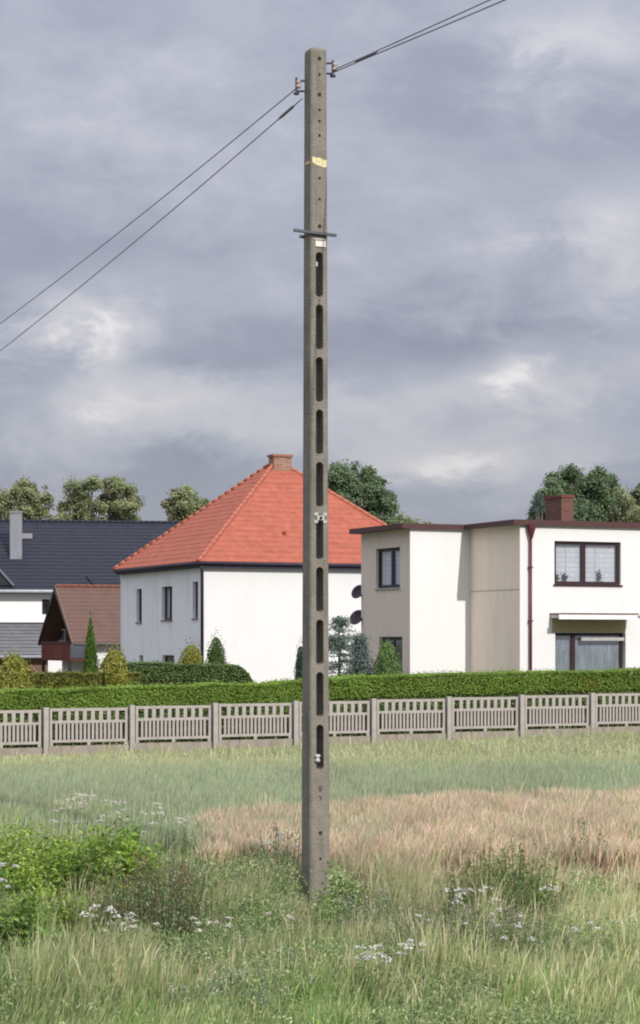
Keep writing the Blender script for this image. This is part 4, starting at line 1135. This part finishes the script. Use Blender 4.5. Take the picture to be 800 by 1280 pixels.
def feathery_weed(label, px, D, wpx, h, cols, nst=60, name='feathery_weed', tips=None, spread=.2):
    X = (px-400)*D/F; w_ = wpx*D/F/2
    root = thing(name, label, 'weed', (X, D, float(ground_z(np.array(X), np.array(D)))))
    st = MB(); P = []; Cc = []; TP = []
    for i in range(nst):
        a = RNG.random()*6.28; r = math.sqrt(RNG.random()); bx, by = math.cos(a)*r*w_*.85+RNG.normal()*w_*.12, math.sin(a)*r*w_*.6
        hh = h*(.40+.62*RNG.random())*(1-.30*r); ex, ey = bx+math.cos(a)*r*w_*spread+RNG.normal()*.03, by+math.sin(a)*r*w_*spread
        st.tube([(bx, by, -.03), ((bx+ex)/2, (by+ey)/2, hh*.6), (ex, ey, hh)], [.005, .0035, .0015], 3, False)
        k = 40; t = .12+.88*RNG.random(k); az = RNG.random(k)*6.28; rad = .055*(1.15-t)*(.3+RNG.random(k))
        P.append(np.stack([bx+(ex-bx)*t+np.cos(az)*rad, by+(ey-by)*t+np.sin(az)*rad, hh*t+rad*.5], 1)); Cc.append(pick(cols, k, .16))
        TP.append((ex, ey, hh))
    st.build('stem', mat('weed_stem', (.12, .15, .05), .9), root)
    P = np.concatenate(P)
    leaves('foliage', P, .034*(.5+.9*RNG.random(len(P))), np.concatenate(Cc), root, up=.2, aspect=.3, droop=np.array([0, 0, 1.2]))
    if tips:
        T = np.array(TP); T = np.repeat(T, 10, 0)+RNG.normal(size=(len(TP)*10, 3))*np.array([.012, .012, .03])
        sh = leaves('seed_heads', T, .018, pick(tips, len(T), .15), root, aspect=.8); sh['kind'] = 'stuff'
    return root

def flowers(label, px, D, wpx, h, nst, cols=((.72, .70, .66),), head=.035, name='white_wildflower', stems=(.17, .21, .09)):
    X = (px-400)*D/F; w_ = wpx*D/F/2
    root = thing(name, label, 'wildflower', (X, D, float(ground_z(np.array(X), np.array(D)))))
    st = MB(); LP = []
    for i in range(nst):
        bx, by = (RNG.random()*2-1)*w_, (RNG.random()*2-1)*w_*.5; hh = h*(.82+.28*RNG.random()); ex, ey = bx+RNG.normal()*.03, by+RNG.normal()*.03
        st.tube([(bx, by, -.03), (bx, by, hh*.5), (ex, ey, hh)], [.004, .003, .002], 4)
        k = 26; r = head*(.7+.7*RNG.random()); a = RNG.random(k)*6.28; q = np.sqrt(RNG.random(k))*r
        c = np.stack([ex+np.cos(a)*q, ey+np.sin(a)*q, hh+.012-q*q/r*.35+RNG.normal(size=k)*.005], 1)
        leaves('flower_head', c, .017, pick(list(cols), k, .08), root, up=1.2, aspect=.9)
        t = RNG.random(14)*.85; LP.append(np.stack([bx+RNG.normal(size=14)*.02, by+RNG.normal(size=14)*.02, hh*t], 1))
    st.build('stem', mat('flower_stem', stems, .9), root)
    LP = np.concatenate(LP); leaves('leaves', LP, .035, pick([(.12, .17, .07)], len(LP)), root, aspect=.3)
    return root

BRIGHT = [(.20, .32, .045), (.27, .39, .06), (.15, .24, .04), (.33, .43, .11)]
MIDG = [(.18, .30, .08), (.24, .35, .10), (.14, .23, .06)]
GREYG = [(.23, .31, .16), (.28, .35, .19), (.17, .23, .11), (.34, .38, .22)]
leafy_weed('broad bright green leafy bush at the left edge of the field', 30, 17.6, 190, 1.0, BRIGHT, 26000, .040, 150, .8)
leafy_weed('bright green leafy bush with drooping shoots, right half of the left thicket', 140, 17.4, 110, 1.03, BRIGHT+MIDG[:1], 14000, .048, 80, .6)
leafy_weed('fresh green weeds in front of the broad bush at the left', 64, 16.3, 170, .60, BRIGHT+MIDG, 12000, .036, 90)
leafy_weed('mid-green leafy clump low at the left edge', 12, 15.4, 110, .60, MIDG+BRIGHT[:1], 4500, .05, 40)
feathery_weed('tall dark feathery weed with brown seed heads, lower left', 196, 16.0, 150, .92, GREYG, 240, tips=[(.22, .13, .08), (.16, .10, .06)])
feathery_weed('grey-green feathery weed just left of the pole foot', 346, 20.0, 70, .78, GREYG, 60, tips=[(.36, .33, .28)])
feathery_weed('sparse tall weed between the left thicket and the pole', 222, 18.6, 60, .95, GREYG, 34, tips=[(.50, .42, .38), (.40, .33, .28)], spread=.9)
leafy_weed('fresh green leafy weed at the right foot of the pole', 424, 18.4, 50, .58, MIDG+GREEN, 1700, .036, 16)
leafy_weed('low leafy weed in front of the pole foot', 414, 17.6, 44, .32, MIDG+GREEN, 1000, .036, 22)
feathery_weed('large dark green bushy weed right of centre', 632, 16.6, 140, .98, MIDG+GREYG[:1], 280, tips=[(.22, .17, .09)])
feathery_weed('dark green clump of weeds at the bottom right of centre', 588, 14.9, 200, .72, MIDG+GREYG, 300, tips=[(.30, .28, .2)])
feathery_weed('small dark weed standing in the dry grass belt at the right', 732, 20.6, 40, .85, GREYG, 26, tips=[(.2, .15, .12)], spread=1.0)
feathery_weed('grey-green weed with upright stems near the bottom, right of the pole line', 462, 16.4, 80, .66, GREYG+MIDG[:1], 60, tips=[(.40, .38, .30)])
feathery_weed('pale grey-green weed at the bottom centre left', 300, 13.8, 200, .34, GREYG, 90, tips=[(.42, .42, .34)])
leafy_weed('low green weed patch at the bottom right corner', 752, 14.4, 150, .30, [(.13, .18, .07), (.16, .2, .08)], 2600, .035, 40)
W_ = ((.72, .70, .64), (.62, .60, .54)); PK_ = ((.70, .64, .56), (.62, .56, .48))
flowers('drift of pinkish white flower heads above the left bush', 112, 19.2, 90, .98, 34, PK_, .045)
flowers('pale flower heads on thin stems beside the sparse tall weed', 205, 18.2, 56, .98, 12, PK_, .04)
flowers('white flower cluster at the lower left, below the dark weed', 132, 14.6, 50, .58, 12, W_, .035)
flowers('white flower cluster at the bottom edge, centre right', 466, 13.6, 34, .46, 13, W_, .035)
flowers('second white flower cluster at the bottom, right of the first', 514, 13.9, 22, .46, 7, W_, .03)
flowers('pair of white flower heads on the left of the bushy weed', 562, 15.2, 34, .68, 5, W_, .04)
flowers('few pale flower heads inside the bushy weed', 606, 15.0, 34, .66, 5, PK_, .04)
flowers('single flat white flower head right of the bushy weed', 690, 15.4, 14, .72, 3, W_, .05)
flowers('small pale flowers just left of the pole foot', 352, 19.6, 50, .62, 8, ((.5, .5, .5),), .035)
flowers('tiny white flowers at the left edge of the field', 8, 15.8, 24, .74, 6, W_, .03)
flowers('loose scatter of tiny white flowers across the foreground grass right of the pole', 640, 14.6, 260, .52, 16, W_, .022)
flowers('loose scatter of tiny pale flowers across the foreground grass left of the pole', 250, 14.8, 260, .50, 16, PK_, .022)
